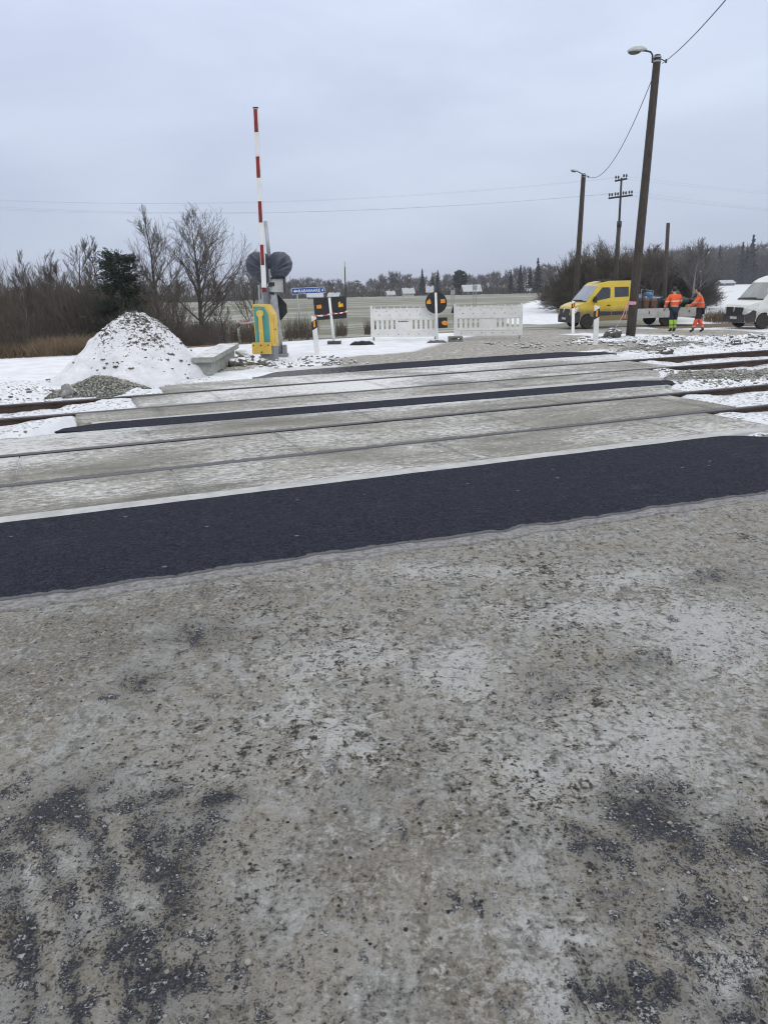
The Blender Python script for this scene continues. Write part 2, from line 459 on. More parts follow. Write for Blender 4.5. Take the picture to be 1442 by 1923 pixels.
# ================================================================== near road (dirty frozen slush on old asphalt)
def near_edge(u): 
    return 4.80-0.035*np.asarray(u)+0.12*(fbm(np.asarray(u)*0.9, 3.3, 2, 40)-0.5)+0.10*(fbm(np.asarray(u)*4.5, 7.7, 4, 41)-0.5)
def road_mat():
    mt, n, p = new_mat('dirty_frozen_road'); b = NB(n)
    v = b.coord('Object')
    big = b.noise(v, 0.8, 4, 0.6); mid = b.noise(v, 3.6, 5, 0.62, 0.6); vd_ = b.add('ShaderNodeMapping'); vd_.inputs['Rotation'].default_value = (0, 0, 0.55); vd_.inputs['Scale'].default_value = (1.5, 0.62, 1); b.link(v, vd_.inputs[0]); m2 = b.noise(vd_.outputs[0], 9.5, 6, 0.70, 0.8); sm = b.noise(v, 19, 5, 0.70, 0.5); fine = b.noise(v, 52, 4, 0.72, 0.3)
    grit = b.noise(v, 130, 3, 0.65)
    drk, wht, brn = b.attr('dark'), b.attr('white'), b.attr('brown')
    def lin(*t):
        r = None
        for a_, k_ in t:
            q_ = b.math('MULTIPLY', b.math('SUBTRACT', a_, 0.5), k_); r = q_ if r is None else b.math('ADD', r, q_)
        return r
    # trodden slush: taupe, sanded brown in places
    f0 = lin((m2, 1.0), (sm, 1.0), (fine, 0.8))
    col = b.mix(b.ss(f0, -0.22, 0.26), (0.190, 0.182, 0.162), (0.455, 0.450, 0.425))
    tint = b.mix(b.ss(mid, 0.38, 0.62), (0.90, 0.93, 0.97), (1.0, 0.95, 0.87))
    tm = b.add('ShaderNodeMix', data_type='RGBA', blend_type='MULTIPLY'); tm.inputs[0].default_value = 0.8
    b.link(col, tm.inputs[6]); b.link(tint, tm.inputs[7]); col = tm.outputs[2]
    bm_ = b.ss(b.math('ADD', brn, lin((mid, 1.5), (m2, 1.0), (big, 1.2))), 0.22, 0.66, 0, 0.72)
    col = b.mix(bm_, col, b.mix(b.ss(fine, 0.35, 0.65), (0.105, 0.094, 0.077), (0.28, 0.262, 0.225)))
    # pale frost crust
    fr = b.math('ADD', wht, lin((sm, 1.6), (mid, 0.9), (fine, 1.0), (big, 0.7)))
    col = b.mix(b.ss(fr, 0.12, 0.46, 0, 0.85), col, (0.52, 0.53, 0.53))
    fr2 = lin((sm, 0.8), (fine, 1.2), (m2, 0.5))
    col = b.mix(b.ss(fr2, 0.17, 0.32, 0, 0.9), col, (0.62, 0.625, 0.62))
    # small dark pits
    pit = lin((fine, 1.1), (sm, 1.0), (grit, 0.6), (m2, 0.6))
    pit = b.math('ADD', pit, b.math('MULTIPLY', b.math('SUBTRACT', big, 0.5), 0.9)); pmask = b.ss(pit, -0.16, -0.32, 0, 0.95)
    col = b.mix(pmask, col, (0.034, 0.031, 0.028))
    # bare asphalt showing through
    asp = b.mix(b.ss(grit, 0.40, 0.70), (0.010, 0.0115, 0.018), (0.070, 0.075, 0.092))
    dk = b.math('ADD', drk, lin((mid, 1.3), (m2, 2.0), (sm, 2.1), (fine, 1.6)))
    dmask = b.ss(dk, 0.34, 0.60, 0, 0.97)
    dhalo = b.ss(dk, 0.05, 0.50, 0, 0.42)
    col = b.mix(dhalo, col, (0.105, 0.105, 0.105))
    col = b.mix(dmask, col, asp)
    fl = lin((fine, 1.5), (sm, 1.2), (grit, 0.6), (m2, .5))
    col = b.mix(b.ss(fl, 0.16, 0.36, 0, 0.75), col, (0.50, 0.505, 0.50))
    vg = b.voro(v, 30); vgc = b.voro(v, 30, 'Color')
    sx = b.add('ShaderNodeSeparateColor'); b.link(vgc, sx.inputs[0])
    gm = b.math('MULTIPLY', b.ss(vg, 0.26, 0.16), b.ss(sx.outputs[0], 0.80, 0.84))
    col = b.mix(gm, col, b.mix(b.ss(sx.outputs[1], 0.4, 0.6), (0.03, 0.03, 0.032), (0.40, 0.395, 0.37)))
    b.link(col, p.inputs['Base Color'])
    b.link(b.ss(dmask, 0, 1, 0.85, 0.6), p.inputs['Roughness']); p.inputs['Specular IOR Level'].default_value = 0.3
    h = b.math('ADD', b.math('MULTIPLY', sm, 0.6), b.math('MULTIPLY', fine, 0.40))
    h = b.math('ADD', h, b.math('MULTIPLY', m2, 0.5))
    h = b.math('ADD', h, b.math('MULTIPLY', grit, 0.12)); h = b.math('SUBTRACT', h, b.math('MULTIPLY', dmask, 0.22))
    h = b.math('ADD', h, b.math('MULTIPLY', gm, 0.25)); h = b.math('SUBTRACT', h, b.math('MULTIPLY', pmask, 0.15))
    b.bump(p, h, 0.9, 0.05)
    return mt
rx = spread(-3.6, 4.8, 0.028, -30, 30, 1.25)
rs = np.concatenate([np.linspace(-25, 0.2, 14)[:-1], np.linspace(0.2, 0.9, 12)[:-1], np.linspace(0.9, 1.0, 3)[:-1]])
nrow = 215
RXs = []; RYs = []
tt = np.concatenate([np.linspace(-12, 0, 12)[:-1], np.linspace(0, 1, nrow)])
RX = np.tile(rx, (len(tt), 1))
# far edge of this sheet in world y for each x: solve v = near_edge(u)
ye = (4.8+rx*CU)/SU
for _ in range(12):
    uu = rx*SU+ye*CU
    ye = (near_edge(uu)-0.02+rx*CU)/SU
y0 = 0.9
RY = np.where(tt[:, None] >= 0, y0+(ye[None, :]-y0)*tt[:, None], y0+tt[:, None]*2.0)
RU, RV = uv(RX, RY)
fade = np.clip((near_edge(RU)-RV)/0.4, 0, 1)
rz = 0.030*(fbm(RX*1.3, RY*1.3, 3, 20)-0.5)+0.024*(fbm(RX*6, RY*6, 3, 21)-0.5)+0.016*(fbm(RX*19, RY*19, 2, 22)-0.5)
WX = RX+0.34*(fbm(RX*1.6, RY*1.6, 3, 90)-0.5)+0.16*(fbm(RX*6, RY*6, 3, 92)-0.5); WY = RY+0.34*(fbm(RX*1.6, RY*1.6, 3, 91)-0.5)+0.16*(fbm(RX*6, RY*6, 3, 93)-0.5)
def blob(px, py, rpx, rpy, ang=0.0):
    c = np.array(at_flat(px, py)); a = np.array(at_flat(px+rpx, py)); d = np.array(at_flat(px, py-rpy))
    sx_ = np.linalg.norm(a-c); sy_ = np.linalg.norm(d-c)
    dx = WX-c[0]; dy = WY-c[1]
    ca, sa = math.cos(ang), math.sin(ang)
    X = dx*ca+dy*sa; Yv = -dx*sa+dy*ca
    return np.exp(-((X/sx_)**2+(Yv/sy_)**2))
def at_flat(px, py):
    d = ray(px, py); t = -CAMH/d[2]; return d[0]*t, d[1]*t
def streak(pts, w):
    return seg_mask(RX*0.5+WX*0.5, RY*0.5+WY*0.5, [at_flat(*q) for q in pts], 0.0, w*1.5)
dark = np.zeros_like(RX)
for a in [(150, 1640, 190, 150), (260, 1800, 220, 170), (60, 1860, 200, 140)]:
    dark = np.maximum(dark, blob(*a)*0.40)
for a in [(1250, 1600, 230, 120), (1300, 1800, 260, 150), (1180, 1860, 200, 110)]:
    dark = np.maximum(dark, blob(*a)*0.22)
for a in [(300, 1565, 95, 70), (160, 1500, 110, 60), (85, 1560, 70, 60), (235, 1720, 70, 110), (60, 1880, 90, 80), (255, 1860, 55, 90), (330, 1790, 60, 60),
          (1245, 1530, 90, 60), (1130, 1590, 70, 34), (1425, 1610, 60, 70), (1290, 1690, 110, 45), (1190, 1820, 110, 60), (1340, 1860, 110, 60), (1100, 1830, 60, 40)]:
    dark = np.maximum(dark, blob(*a)*0.62)
for a in [(270, 1272, 75, 40), (1050, 1275, 50, 26), (370, 1190, 110, 34), (1230, 1248, 100, 24), (1320, 1080, 90, 16), (640, 1500, 60, 30), (880, 1700, 60, 30)]:
    dark = np.maximum(dark, blob(*a)*0.36)
for p_, w in [([(60, 1540), (120, 1680), (150, 1850), (160, 1990)], 0.10), ([(150, 1500), (215, 1640), (240, 1760), (250, 1950)], 0.09), ([(10, 1620), (40, 1760), (40, 1950)], 0.09), ([(330, 1480), (200, 1520), (90, 1540), (0, 1590)], 0.10), ([(250, 1900), (340, 1640), (430, 1500)], 0.10)]:
    dark = np.maximum(dark, 0.58*streak(p_, w))
# pale ridges pushed up between the scrape marks
for p_, w in [([(100, 1550), (160, 1680), (195, 1800), (205, 1930)], 0.06), ([(200, 1500), (280, 1650), (320, 1760)], 0.05), ([(25, 1600), (80, 1760), (85, 1950)], .05)]:
    rr = streak(p_, w); dark = dark-0.30*rr; rz = rz+0.004*rr
white_ = np.zeros_like(RX)
for a in [(1000, 1450, 150, 90), (1200, 1400, 170, 110), (1010, 1710, 90, 50), (850, 1260, 110, 60), (1330, 1200, 170, 90), (1050, 1850, 120, 90), (560, 1330, 90, 40), (1330, 1800, 110, 70), (640, 1400, 120, 60), (60, 1650, 60, 60), (900, 1010+60, 200, 18), (1180, 1080, 160, 25), (650, 1240, 160, 50), (1100, 1150, 220, 40)]:
    white_ = np.maximum(white_, 0.40*blob(*a))
brown = np.zeros_like(RX)
for a in [(180, 1190, 240, 70), (60, 1280, 120, 70), (700, 1450, 160, 60), (830, 1900, 200, 90), (600, 1600, 130, 90), (400, 1880, 120, 70), (1180, 1120, 180, 30), (880, 1560, 120, 60), (420, 1120, 160, 30), (1150, 1650, 100, 40)]:
    brown = np.maximum(brown, 0.62*blob(*a))
rz = rz-0.010*np.clip(dark, 0, 1)+0.006*white_
grid_mesh('road', RX, RY, rz*fade-0.006*(1-fade), road_mat(), dict(dark=dark, white=white_, brown=brown))
# grit and little stones lying on the near road
def rock_batch(name, pts, sizes, mat, seed=1, kind='stuff', flat=0.7):
    rg = np.random.RandomState(seed)
    t = (1+5**0.5)/2
    iv = np.array([(-1, t, 0), (1, t, 0), (-1, -t, 0), (1, -t, 0), (0, -1, t), (0, 1, t), (0, -1, -t), (0, 1, -t), (t, 0, -1), (t, 0, 1), (-t, 0, -1), (-t, 0, 1)], float)
    iv /= np.linalg.norm(iv[0])
    fc = np.array([(0, 11, 5), (0, 5, 1), (0, 1, 7), (0, 7, 10), (0, 10, 11), (1, 5, 9), (5, 11, 4), (11, 10, 2), (10, 7, 6), (7, 1, 8), (3, 9, 4), (3, 4, 2), (3, 2, 6), (3, 6, 8), (3, 8, 9), (4, 9, 5), (2, 4, 11), (6, 2, 10), (8, 6, 7), (9, 8, 1)])
    n = len(pts); pts = np.asarray(pts, float); sizes = np.asarray(sizes, float)
    V = iv[None]*(1+0.35*(rg.rand(n, 12, 1)-0.5)*1.6)
    sc = 0.65+0.7*rg.rand(n, 1, 3); sc[:, :, 2] *= flat
    V = V*sc*sizes[:, None, None]
    a = rg.rand(n)*6.283; c, s_ = np.cos(a)[:, None], np.sin(a)[:, None]
    X = V[..., 0]*c-V[..., 1]*s_; Y_ = V[..., 0]*s_+V[..., 1]*c
    V = np.stack([X, Y_, V[..., 2]], -1)+pts[:, None, :]
    Fq = (fc[None]+12*np.arange(n)[:, None, None]).reshape(-1, 3)
    me = bpy.data.meshes.new(name); V = V.reshape(-1, 3).astype(np.float32)
    me.vertices.add(len(V)); me.vertices.foreach_set('co', V.ravel())
    me.loops.add(Fq.size); me.loops.foreach_set('vertex_index', Fq.ravel().astype(np.int32))
    me.polygons.add(len(Fq)); me.polygons.foreach_set('loop_start', np.arange(0, Fq.size, 3, dtype=np.int32)); me.polygons.foreach_set('loop_total', np.full(len(Fq), 3, dtype=np.int32))
    me.update(calc_edges=True); me.materials.append(mat)
    o = bpy.data.objects.new(name, me); COL.objects.link(o)
    if kind: o['kind'] = kind
    return o
def stone_mat(name, lo, hi, snow=0.0):
    if name in MATS: return MATS[name]
    mt, n, p = new_mat(name); b = NB(n)
    v = b.coord('Object')
    c = b.mix(b.ss(b.noise(v, 9, 2), 0.3, 0.7), lo, hi)
    c = b.mix(b.ss(b.noise(v, 70, 4), 0.35, 0.75, 0, 0.5), c, tuple(0.5*(x+y) for x, y in zip(lo, hi)))
    if snow:
        g = b.add('ShaderNodeNewGeometry'); s3 = b.add('ShaderNodeSeparateXYZ'); b.link(g.outputs['Normal'], s3.inputs[0])
        f = b.math('ADD', s3.outputs[2], b.math('MULTIPLY', b.math('SUBTRACT', b.noise(v, 14, 4), 0.5), 1.2))
        c = b.mix(b.ss(f, 0.85-snow, 1.0-snow), c, (0.74, 0.76, 0.8))
    b.link(c, p.inputs['Base Color']); p.inputs['Roughness'].default_value = 0.85
    MATS[name] = mt; return mt
rg = np.random.RandomState(5)
N = 5200
gxp = rg.uniform(-3.4, 4.6, N); gyp = 0.9+(rg.rand(N)**0.8)*5.4
gu, gv = uv(gxp, gyp); ok = gv < near_edge(gu)-0.05
gxp, gyp = gxp[ok], gyp[ok]
dens = fbm(gxp*1.1, gyp*1.1, 3, 77); ok = dens > rg.uniform(0.25, 0.62, len(gxp)); gxp, gyp = gxp[ok], gyp[ok]
zz = 0.030*(fbm(gxp*1.3, gyp*1.3, 3, 20)-0.5)+0.024*(fbm(gxp*6, gyp*6, 3, 21)-0.5)+0.016*(fbm(gxp*19, gyp*19, 2, 22)-0.5)
sz = 0.0020+0.0070*rg.rand(len(gxp))**6
k = len(gxp)//2
tag(rock_batch('road_grit', np.stack([gxp, gyp, zz+sz*0.2], -1)[:k], sz[:k], stone_mat('dark_grit', (0.03, 0.03, 0.033), (0.11, 0.105, 0.1)), 3), 'dark grit and little stones scattered over the frozen road', 'grit')
tag(rock_batch('slush_crumbs', np.stack([gxp, gyp, zz+sz*0.2], -1)[k:], sz[k:]*1.15, stone_mat('pale_grit', (0.20, 0.19, 0.17), (0.38, 0.37, 0.34)), 4), 'pale crumbs of frozen slush scattered over the road', 'slush')
# ================================================================== crossing deck (local x = along the tracks, local y = across)
def asphalt_mat():
    mt, n, p = new_mat('fresh_asphalt'); b = NB(n)
    v = b.coord('Object')
    vo = b.voro(v, 42); nn = b.noise(v, 34, 5, 0.8); n3 = b.noise(v, 12, 4, 0.7); mid = b.noise(v, 2.2, 4)
    c = b.mix(b.ss(nn, 0.36, 0.62), (0.003, 0.0034, 0.0065), (0.034, 0.039, 0.064))
    c = b.mix(b.ss(vo, 0.25, 0.12, 0, 0.8), c, (0.095, 0.103, 0.135))
    c = b.mix(b.ss(n3, 0.35, 0.65, 0, 0.5), c, (0.013, 0.0145, 0.022))
    c = b.mix(b.ss(mid, 0.4, 0.7, 0, 0.25), c, (0.026, 0.028, 0.040))
    vst = b.coord('Object', (0.35, 1.0, 1.0)); scf = b.noise(vst, 3.5, 5, 0.7, 0.5)
    c = b.mix(b.ss(scf, 0.58, 0.74, 0, 0.45), c, (0.075, 0.076, 0.084))
    vq = b.voro(v, 7.0); vqc = b.voro(v, 7.0, 'Color'); sq_ = b.add('ShaderNodeSeparateColor'); b.link(vqc, sq_.inputs[0])
    c = b.mix(b.math('MULTIPLY', b.ss(vq, 0.16, 0.08), b.ss(sq_.outputs[0], 0.86, 0.9, 0, 0.6)), c, (0.24, 0.24, 0.24))
    ed = b.attr('edge')
    em = b.ss(b.math('ADD', ed, b.math('MULTIPLY', b.math('SUBTRACT', b.noise(v, 12, 5, 0.65), 0.5), 0.9)), 0.45, 0.65)
    c = b.mix(em, c, (0.15, 0.152, 0.16))
    b.link(c, p.inputs['Base Color']); p.inputs['Roughness'].default_value = 0.8; p.inputs['Specular IOR Level'].default_value = 0.12
    b.bump(p, b.math('SUBTRACT', nn, b.math('MULTIPLY', vo, 0.5)), 0.8, 0.02)
    return mt
ASP = asphalt_mat()
def deck(name, u0, u1, v0, v1, z, mat, du=0.05, dv=0.05, crown=0.0, attrs_fn=None, bev=0.02):
    """sheet with a turned-down rim; v0, v1 and u0, u1 may be functions"""
    fv0 = v0 if callable(v0) else (lambda u: v0+0*u); fv1 = v1 if callable(v1) else (lambda u: v1+0*u)
    a = np.concatenate([[0, 0], np.linspace(0, 1, max(2, int((u1-u0)/du))), [1, 1]])
    nv = max(3, int((fv1(0.5*(u0+u1))-fv0(0.5*(u0+u1)))/dv))
    c = np.concatenate([[0, 0], np.linspace(0, 1, nv), [1, 1]])
    A, Cc = np.meshgrid(a, c)
    U_ = u0+(u1-u0)*A
    lo, hi = fv0(U_), fv1(U_)
    V_ = lo+(hi-lo)*Cc
    Z_ = np.full_like(U_, z)
    wu, wv = U_.shape[1], U_.shape[0]
    ins = min(bev, 0.4*(fv1(0.5*(u0+u1))-fv0(0.5*(u0+u1))))
    Z_ += 0.004*(fbm(U_*3, V_*3, 2, 50)-0.5)
    for kk, zd in ((0, -0.14), (1, -0.006)):
        Z_[kk, :] = z+zd; Z_[-1-kk, :] = z+zd; Z_[:, kk] = np.minimum(Z_[:, kk], z+zd); Z_[:, -1-kk] = np.minimum(Z_[:, -1-kk], z+zd)
    V_[2, :] = V_[2, :]+ins*0.3; V_[-3, :] -= ins*0.3
    at_ = attrs_fn(U_, V_) if attrs_fn else None
    o = grid_mesh(name, U_, V_, Z_, mat, at_, smooth=False)
    o.rotation_euler = (0, 0, YAW)
    return o
def wob(v0, amp, s, fr=1.6): return lambda u: v0+amp*(fbm(np.asarray(u)*fr, 1.7, 3, s)-0.5)*2
# near strip: far edge straight, near edge ragged, right end rounded off
def ns_far(u): return 6.74-0.9*S(6.6, 7.9, u)**2+0.012*(fbm(np.asarray(u)*4, 1, 2, 60)-0.5)
def ns_near(u): return near_edge(u)+0.09+0.5*S(6.8, 8.2, u)+0.05*(fbm(np.asarray(u)*7, 2, 2, 61)-0.5)
deck('asphalt_strip', -9, 8.2, ns_near, ns_far, 0.016, ASP, 0.04, 0.04, attrs_fn=lambda U_, V_: dict(edge=0.75*np.exp(-(V_-ns_near(U_))/0.07)+0.30*np.exp(-(ns_far(U_)-V_)/0.05)+0.35*np.exp(-((U_-4.2)/0.12)**2-((V_-5.55)/0.03)**2)))
LIP = M('grey_tack_coat', (0.125, 0.13, 0.15), 0.85, var=0.35, scale=9, dirt=(0.30, 0.29, 0.265), dirt_amt=0.85, bump=0.8, bscale=35)
deck('asphalt_edge', -9, 8.0, lambda u: near_edge(u)-0.05+0.07*(fbm(np.asarray(u)*2.2, 5, 3, 88)-0.5), lambda u: near_edge(u)+0.11+0.4*S(6.8, 8.2, u), 0.005, LIP, 0.04, 0.03)
deck('asphalt_strip', -0.45, 10.0, lambda u: 11.00-0.035*np.asarray(u)+0.15*S(0.3, -0.45, u), lambda u: 11.62-0.025*np.asarray(u)-0.3*S(0.5, -0.45, u)-0.25*S(9.4, 10.0, u), 0.004, ASP, 0.05, 0.05, attrs_fn=lambda U_, V_: dict(edge=0*U_))
deck('asphalt_strip', 3.5, 12.6, wob(15.80, 0.03, 63), lambda u: 16.75+0.12*(fbm(np.asarray(u)*1.2, 4, 3, 64)-0.5)-0.6*S(11.6, 12.6, u)-0.8*S(4.3, 3.5, u)+0.25*S(4, 8, u), 0.004, ASP, 0.05, 0.05, attrs_fn=lambda U_, V_: dict(edge=0.62*(1-S(4.5, 8.5, U_))+0.25*np.exp(-(16.9-V_)/0.15)*(V_ > 16)))
def panel_mat(name, base, pale, k_frost, seed):
    mt, n, p = new_mat(name); b = NB(n)
    v = b.coord('Object'); vs = b.coord('Object', (0.34, 1.0, 1.0)); vl = b.coord('Object', (0.6, 1.0, 1.0))
    big = b.noise(vl, 0.55, 4, 0.6, 0.4); st = b.noise(vs, 5, 6, 0.70, 0.4); st2 = b.noise(vs, 18, 5, 0.75); sm = b.noise(vl, 22, 5, 0.72); fine = b.noise(v, 60, 3, 0.7)
    def lin(*t):
        r = None
        for a_, k_ in t:
            q_ = b.math('MULTIPLY', b.math('SUBTRACT', a_, 0.5), k_); r = q_ if r is None else b.math('ADD', r, q_)
        return r
    c = b.mix(b.ss(lin((st, 1.2), (sm, 1.0), (fine, .6)), -0.25, 0.25), tuple(x*0.52 for x in base), tuple(x*1.25 for x in base))
    c = b.mix(b.ss(lin((big, 1.6), (st, .6)), -0.04, 0.22, 0, 0.65), c, (0.155, 0.148, 0.122))
    f = lin((st2, 1.2), (big, -1.3), (sm, 1.0))
    c = b.mix(b.ss(f, 0.12-k_frost*2, 0.42-k_frost*1.5, 0, 0.9), c, pale)
    c = b.mix(b.ss(lin((sm, 1.0), (st2, 0.8), (fine, .7)), -0.22, -0.36, 0, 0.85), c, (0.06, 0.056, 0.05))
    g2 = b.noise(vs, 1.1, 4, 0.6); c = b.mix(b.ss(g2, 0.56, 0.70, 0, 0.7), c, (0.095, 0.096, 0.092))
    b.link(c, p.inputs['Base Color']); p.inputs['Roughness'].default_value = 0.8; p.inputs['Specular IOR Level'].default_value = 0.3
    b.bump(p, b.math('ADD', b.math('MULTIPLY', sm, 0.8), st2), 0.5, 0.02)
    return mt
PANEL = panel_mat('dirty_deck_panel', (0.315, 0.308, 0.282), (0.60, 0.61, 0.615), 0.06, 1)
PANEL_SNOW = panel_mat('snowy_deck_panel', (0.42, 0.42, 0.405), (0.68, 0.69, 0.70), 0.13, 2)
CONC = M('pale_concrete', (0.43, 0.44, 0.44), 0.8, var=0.14, scale=5, dirt=(0.30, 0.29, 0.26), dirt_amt=0.35, bump=0.3, bscale=50)
RA, RB, RC, RD = 8.159, 9.749, 12.746, 14.336
def panels(v0, v1, u0, u1, step, z, mat, phase=0.0):
    u = u0
    cuts = [u0]+[c for c in np.arange(math.ceil((u0-phase)/step)*step+phase, u1, step) if u0+0.3 < c < u1-0.3]+[u1]
    for a, c in zip(cuts[:-1], cuts[1:]):
        deck('crossing_panel', a+0.006, c-0.006, v0, v1, z, mat, 0.12, 0.12, bev=0.01)
panels(6.985, RA-0.055, -9, 8.0, 3.0, 0.0, PANEL, 0.85)
panels(RA+0.115, RB-0.115, -9, 8.75, 3.0, 0.0, PANEL, 2.35)
panels(RB+0.055, 10.62, -9, 9.3, 3.0, 0.0, PANEL, 0.85)
panels(11.74, RC-0.055, 0.0, 10.9, 3.0, 0.0, PANEL, 1.2)
panels(RC+0.115, RD-0.115, 0.95, 11.7, 3.0, 0.0, PANEL_SNOW, 2.3)
panels(RD+0.055, 15.42, 1.55, 12.2, 3.0, 0.0, PANEL_SNOW, 1.4)
for a_, c_, e0_, e1_ in ((7.02, RA-0.09, -9, 7.95), (RA+0.15, RB-0.15, -9, 8.7), (RB+0.09, 10.58, -9, 9.25), (11.78, RC-0.09, 0.05, 10.85), (RC+0.15, RD-0.15, 1.0, 11.65), (RD+0.09, 15.38, 1.6, 12.15)):
    deck('deck_base', e0_, e1_, a_, c_, -0.009, PANEL_SNOW, 0.3, 0.3)
deck('concrete_edge', -9, 8.35, wob(6.755, 0.008, 71, 5), 6.965, 0.008, CONC, 0.06, 0.05)
deck('concrete_edge', -9, 9.6, lambda u: 10.64-0.02*np.asarray(u)*0.5, lambda u: 10.985-0.035*np.asarray(u), 0.002, panel_mat('frosty_edge', (0.36, 0.37, 0.36), (0.58, 0.6, 0.6), 0.1, 3), 0.08, 0.08)
deck('concrete_edge', 0.2, 10.2, lambda u: 11.635-0.02*np.asarray(u), 11.725, 0.002, CONC, 0.1, 0.05)
deck('concrete_edge', 1.7, 12.4, 15.44, 15.76, 0.0, PANEL_SNOW, 0.1, 0.05)
# rails
RAILTOP = M('rail_steel', (0.075, 0.077, 0.088), 0.45, 0.6, var=0.3, scale=3, stretch=(0.15, 4, 4))
RUST = M('rail_rust', (0.046, 0.030, 0.023), 0.85, 0.1, var=0.35, scale=5, dirt=(0.12, 0.06, 0.03), dirt_amt=0.3)
FLANGE = M('black_rubber_filler', (0.028, 0.029, 0.033), 0.75, var=0.3)
RPROF = [(-0.066, -0.175), (0.066, -0.175), (0.066, -0.163), (0.014, -0.145), (0.011, -0.045), (0.035, -0.034), (0.036, -0.008), (0.03, 0.004), (-0.03, 0.004), (-0.036, -0.008), (-0.035, -0.034), (-0.011, -0.045), (-0.014, -0.145), (-0.066, -0.163)]
for vv, inner, lab in ((RA, 1, 'rail closest to the asphalt in the foreground, near rail of the near track'), (RB, -1, 'far rail of the near track, rusty side showing right of the crossing'),
                       (RC, 1, 'near rail of the far track, just past the middle asphalt strip'), (RD, -1, 'rail farthest from the viewer, in front of the rubble heap')):
    r = empty('rail', (0, 0, 0), YAW, lab, 'rail', 'rails of the level crossing')
    mb = MB(); b0 = len(mb.v); xs = [-60, -20, -9, 0, 9, 20, 60, 200]
    for x_ in xs:
        for a, z_ in RPROF: mb.v.append((x_, vv+a, z_+0.006))
    k = len(RPROF)
    for i in range(len(xs)-1):
        for j in range(k):
            mb.face([b0+i*k+j, b0+i*k+(j+1) % k, b0+(i+1)*k+(j+1) % k, b0+(i+1)*k+j], 0 if j in (6, 7, 8) else 1)
    mb.build('rail_bar', [RAILTOP, RUST], r, fix=True)
    mb = MB()
    cu = -9 if vv < 11 else (0.0 if vv < 13 else 0.95)
    mb.box(((cu+redge(vv))/2-0.25, vv+inner*0.078, -0.115), (redge(vv)-cu-0.5, 0.07, 0.06))
    mb.build('flangeway_filler', FLANGE, r)
#@@HEAPS
# ================================================================== heaps and rubble
def heap_mat(name, c_lo, c_hi, snow_amt):
    mt, n, p = new_mat(name); b = NB(n)
    v = b.coord('Object')
    mid = b.noise(v, 2.6, 5, 0.65); sm = b.noise(v, 15, 6, 0.75, 0.4); fine = b.noise(v, 40, 3)
    st = b.mix(b.ss(fine, 0.3, 0.7), c_lo, c_hi)
    st = b.mix(b.ss(b.voro(v, 22), 0.15, 0.6), st, tuple(x*0.35 for x in c_lo))
    sn = b.mix(b.ss(mid, 0.3, 0.7), (0.66, 0.68, 0.71), (0.80, 0.81, 0.84))
    ex = b.attr('bare')
    f = b.math('ADD', b.math('MULTIPLY', b.math('SUBTRACT', sm, 0.5), 1.5), b.math('ADD', ex, b.math('MULTIPLY', b.math('SUBTRACT', mid, 0.5), 0.8)))
    c = b.mix(b.ss(f, 0.40-0.0, 0.52), sn, st) if snow_amt else st
    b.link(c, p.inputs['Base Color']); p.inputs['Roughness'].default_value = 0.85
    b.bump(p, b.math('ADD', sm, b.math('MULTIPLY', fine, 0.4)), 0.6, 0.05)
    return mt
def heap(name, cx, cy, rx_, ry_, H, mat, rot=0.0, seed=0, pw=1.15, res=110, rough=0.10, bare=None, label='', cat='heap', skew=0.0):
    a = np.linspace(-1.7, 1.7, res); A, B = np.meshgrid(a, a)
    ca, sa = math.cos(rot), math.sin(rot)
    X = A*rx_; Y_ = B*ry_
    r = np.hypot(A, B)*(1+0.25*(fbm(A*1.4+5, B*1.4, 3, seed)-0.5)*2)
    Z = H*(1.10-np.sqrt(r*r+0.05))
    Z = np.minimum(Z, H*1.0)
    Z = np.where(Z > 0, H*np.power(np.clip(Z/H, 0, 1), pw), Z*1.0)
    n_ = fbm(X*2.2+seed, Y_*2.2, 3, seed+2)-0.5; n2 = fbm(X*9, Y_*9, 3, seed+5)-0.5
    Z = Z+rough*H*n_*np.clip(r*2, 0.3, 1)+0.055*n2*(rough/0.1)
    W_x = cx+X*ca-Y_*sa; W_y = cy+X*sa+Y_*ca
    base = hz(W_x, W_y, False)
    Zw = np.where(Z > -0.02, Z, Z-0.12)
    bz_ = hzs(cx, cy)
    ex = bare(A, B, r) if bare else np.ones_like(A)
    o = grid_mesh(name, X*ca-Y_*sa, X*sa+Y_*ca, Zw+(base-bz_), mat, dict(bare=ex), kind=None)
    o.location = (cx, cy, bz_)
    tag(o, label, cat)
    def top(wx, wy):
        dx, dy = wx-cx, wy-cy; xx = (dx*ca+dy*sa)/rx_; yy = (-dx*sa+dy*ca)/ry_
        i = np.clip(((xx+1.7)/3.4*(res-1)).round().astype(int), 0, res-1); j = np.clip(((yy+1.7)/3.4*(res-1)).round().astype(int), 0, res-1)
        return (Zw+base)[j, i]
    return o, top
hx, hy = at(243, 716); hx, hy = hx-0.04, hy+0.95
hp, htop = heap('rubble_heap', hx, hy, 1.62, 1.4, 1.56, heap_mat('snowy_rubble', (0.10, 0.095, 0.085), (0.24, 0.23, 0.2), 1), 0.25, 11, 0.92, 230, 0.17,
          lambda A, B, r: 0.37+0.12*np.exp(-((A-0.05)**2+(B+0.2)**2)/0.16)-0.55*S(0.1, 0.8, -A*0.8+0.35*B-0.05)*S(0.25, 0.5, r)-0.2*S(0.55, 0.9, r), 'tall cone of rubble dusted with snow beside the far rail', 'rubble heap')
rg = np.random.RandomState(21); pp = []; ss = []
